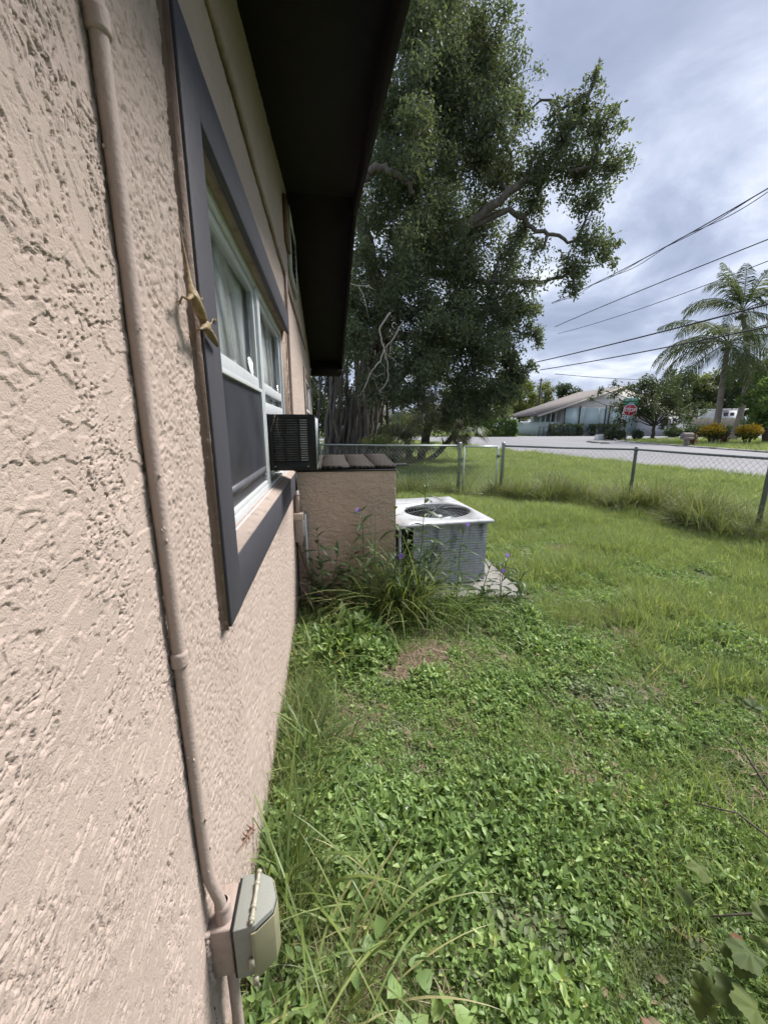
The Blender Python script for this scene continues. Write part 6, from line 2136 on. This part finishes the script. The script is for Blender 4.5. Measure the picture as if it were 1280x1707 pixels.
mb.build('wall', pmat('cottage_white', (.66, .68, .70), .6, .05, 2), wb)
mb = MB(); mb.box(x3_ - .4, x4_ + .4, 51.6, 56, wp(1210, 684, 52)[2], wp(1210, 681, 52)[2]); mb.build('roof', M['white_plastic'], wb)
for a, b in ((1206, 1213), (1217, 1223)):
    mb = MB(); mb.box(wp(a, 690, 52)[0], wp(b, 690, 52)[0], 51.9, 51.985, wp(a, 693, 52)[2], wp(a, 687.5, 52)[2]); mb.build('window', M['screen'], wb)
wf = thing('wooden_fence', 'weathered board fence behind the mailbox and palm trunks', 'fence', tuple(np.array([*atY(1190, 712, 43)[:2], .2])))
r_ = random.Random(9)
M['board'] = leafmat('fence_board', [(0, (.13, .125, .10)), (.5, (.18, .17, .14)), (1, (.24, .225, .19))], .85, 0, .1)
q0, q1 = atY(1152, 712, 43)[0], atY(1240, 712, 43)[0]
zt = atY(1180, 696, 43)[2]
nbd = 56
for k in range(nbd):
    xa_ = q0 + (q1 - q0) * k / nbd; w_ = (q1 - q0) / nbd
    mb = MB(); mb.box(xa_ + .01, xa_ + w_ - .01, 43 + r_.uniform(-.01, .01), 43.03, .15, zt + r_.uniform(-.06, .05)); mb.build('board', M['board'], wf)
mb = MB()
for z_ in (.5, 1.2): mb.box(q0, q1, 43.035, 43.08, z_, z_ + .09)
mb.build('back_rail', M['wood_grey'], wf)

for k, (px, rx3, hz, lb) in enumerate(((1160, 1.5, .75, 'dark hedge bush at the left end of the weathered board fence'), (1186, 1.3, .6, 'dark bush before the board fence left of the near palm trunk'), (1212, 1.2, .7, 'dark bush before the board fence between the palm trunks'), (1124, 1.2, .6, 'dark bush before the white house wall'))):
    c = atY(px, 712, 40.5); c[2] = .2
    shrub('bush', lb, c, rx3, .8, hz, 1500, .2, M['dark_leaf'], 300 + k, 'bush', 'bushes before the board fence')

# ---- power lines along the far side of the street
M['cable'] = pmat('power_cable', (.03, .03, .034), .6, .1, 5)


def wire(pts_, X, r, label, bundle=0):
    P = np.array([atX(px, py, X) for px, py in pts_])
    t = np.linspace(0, len(P) - 1, 40)
    Q = np.stack([np.interp(t, range(len(P)), P[:, j]) for j in range(3)], -1)
    k = np.polyfit(Q[:, 1], Q[:, 2], 2); y_ = np.linspace(Q[:, 1].min(), min(Q[:, 1].max(), 110), 60)
    Q = np.stack([np.full(60, X), y_, np.polyval(k, y_)], -1)
    mb = MB(); mb.tube(Q, r, 6)
    for b_ in range(bundle):
        Q2 = Q.copy(); Q2[:, 2] -= .10 * (1 + np.sin(y_ * .9 + b_ * 2)) * (b_ + 1) * .6; Q2[:, 0] += .05 * np.cos(y_ * .9 + b_)
        mb.tube(Q2, r * .7, 5)
    tag(mb.build('power_line', M['cable'], smooth=True, org=tuple(Q[30])), label, 'power line', 'power lines over the street')


wire([(1290, 307), (1180, 372), (1090, 422), (1000, 468), (920, 505)], 22.0, .030, 'topmost twisted bundle of power lines over the street', 2)
wire([(1290, 395), (1180, 438), (1060, 487), (925, 544)], 22.2, .028, 'second power line from the top crossing the sky', 0)
wire([(1290, 429), (1180, 475), (1060, 517), (930, 557)], 22.4, .020, 'third thin power line from the top meeting the palm crown', 0)
wire([(1290, 502), (1160, 540), (1020, 573), (880, 607)], 22.6, .048, 'thick black cable crossing just above the palm fronds', 0)
wire([(1290, 541), (1160, 570), (1040, 592), (900, 617)], 22.8, .040, 'lowest thick black cable crossing the palm fronds', 0)
mb = MB()
a, b = atY(925, 623, 62), atY(1130, 634, 62)
mb.tube(curve(a, b, 12, -.01), .05, 5)
tag(mb.build('power_line', M['cable'], org=tuple(a)), 'thin far power line running right from the utility pole', 'power line', 'power lines over the street')
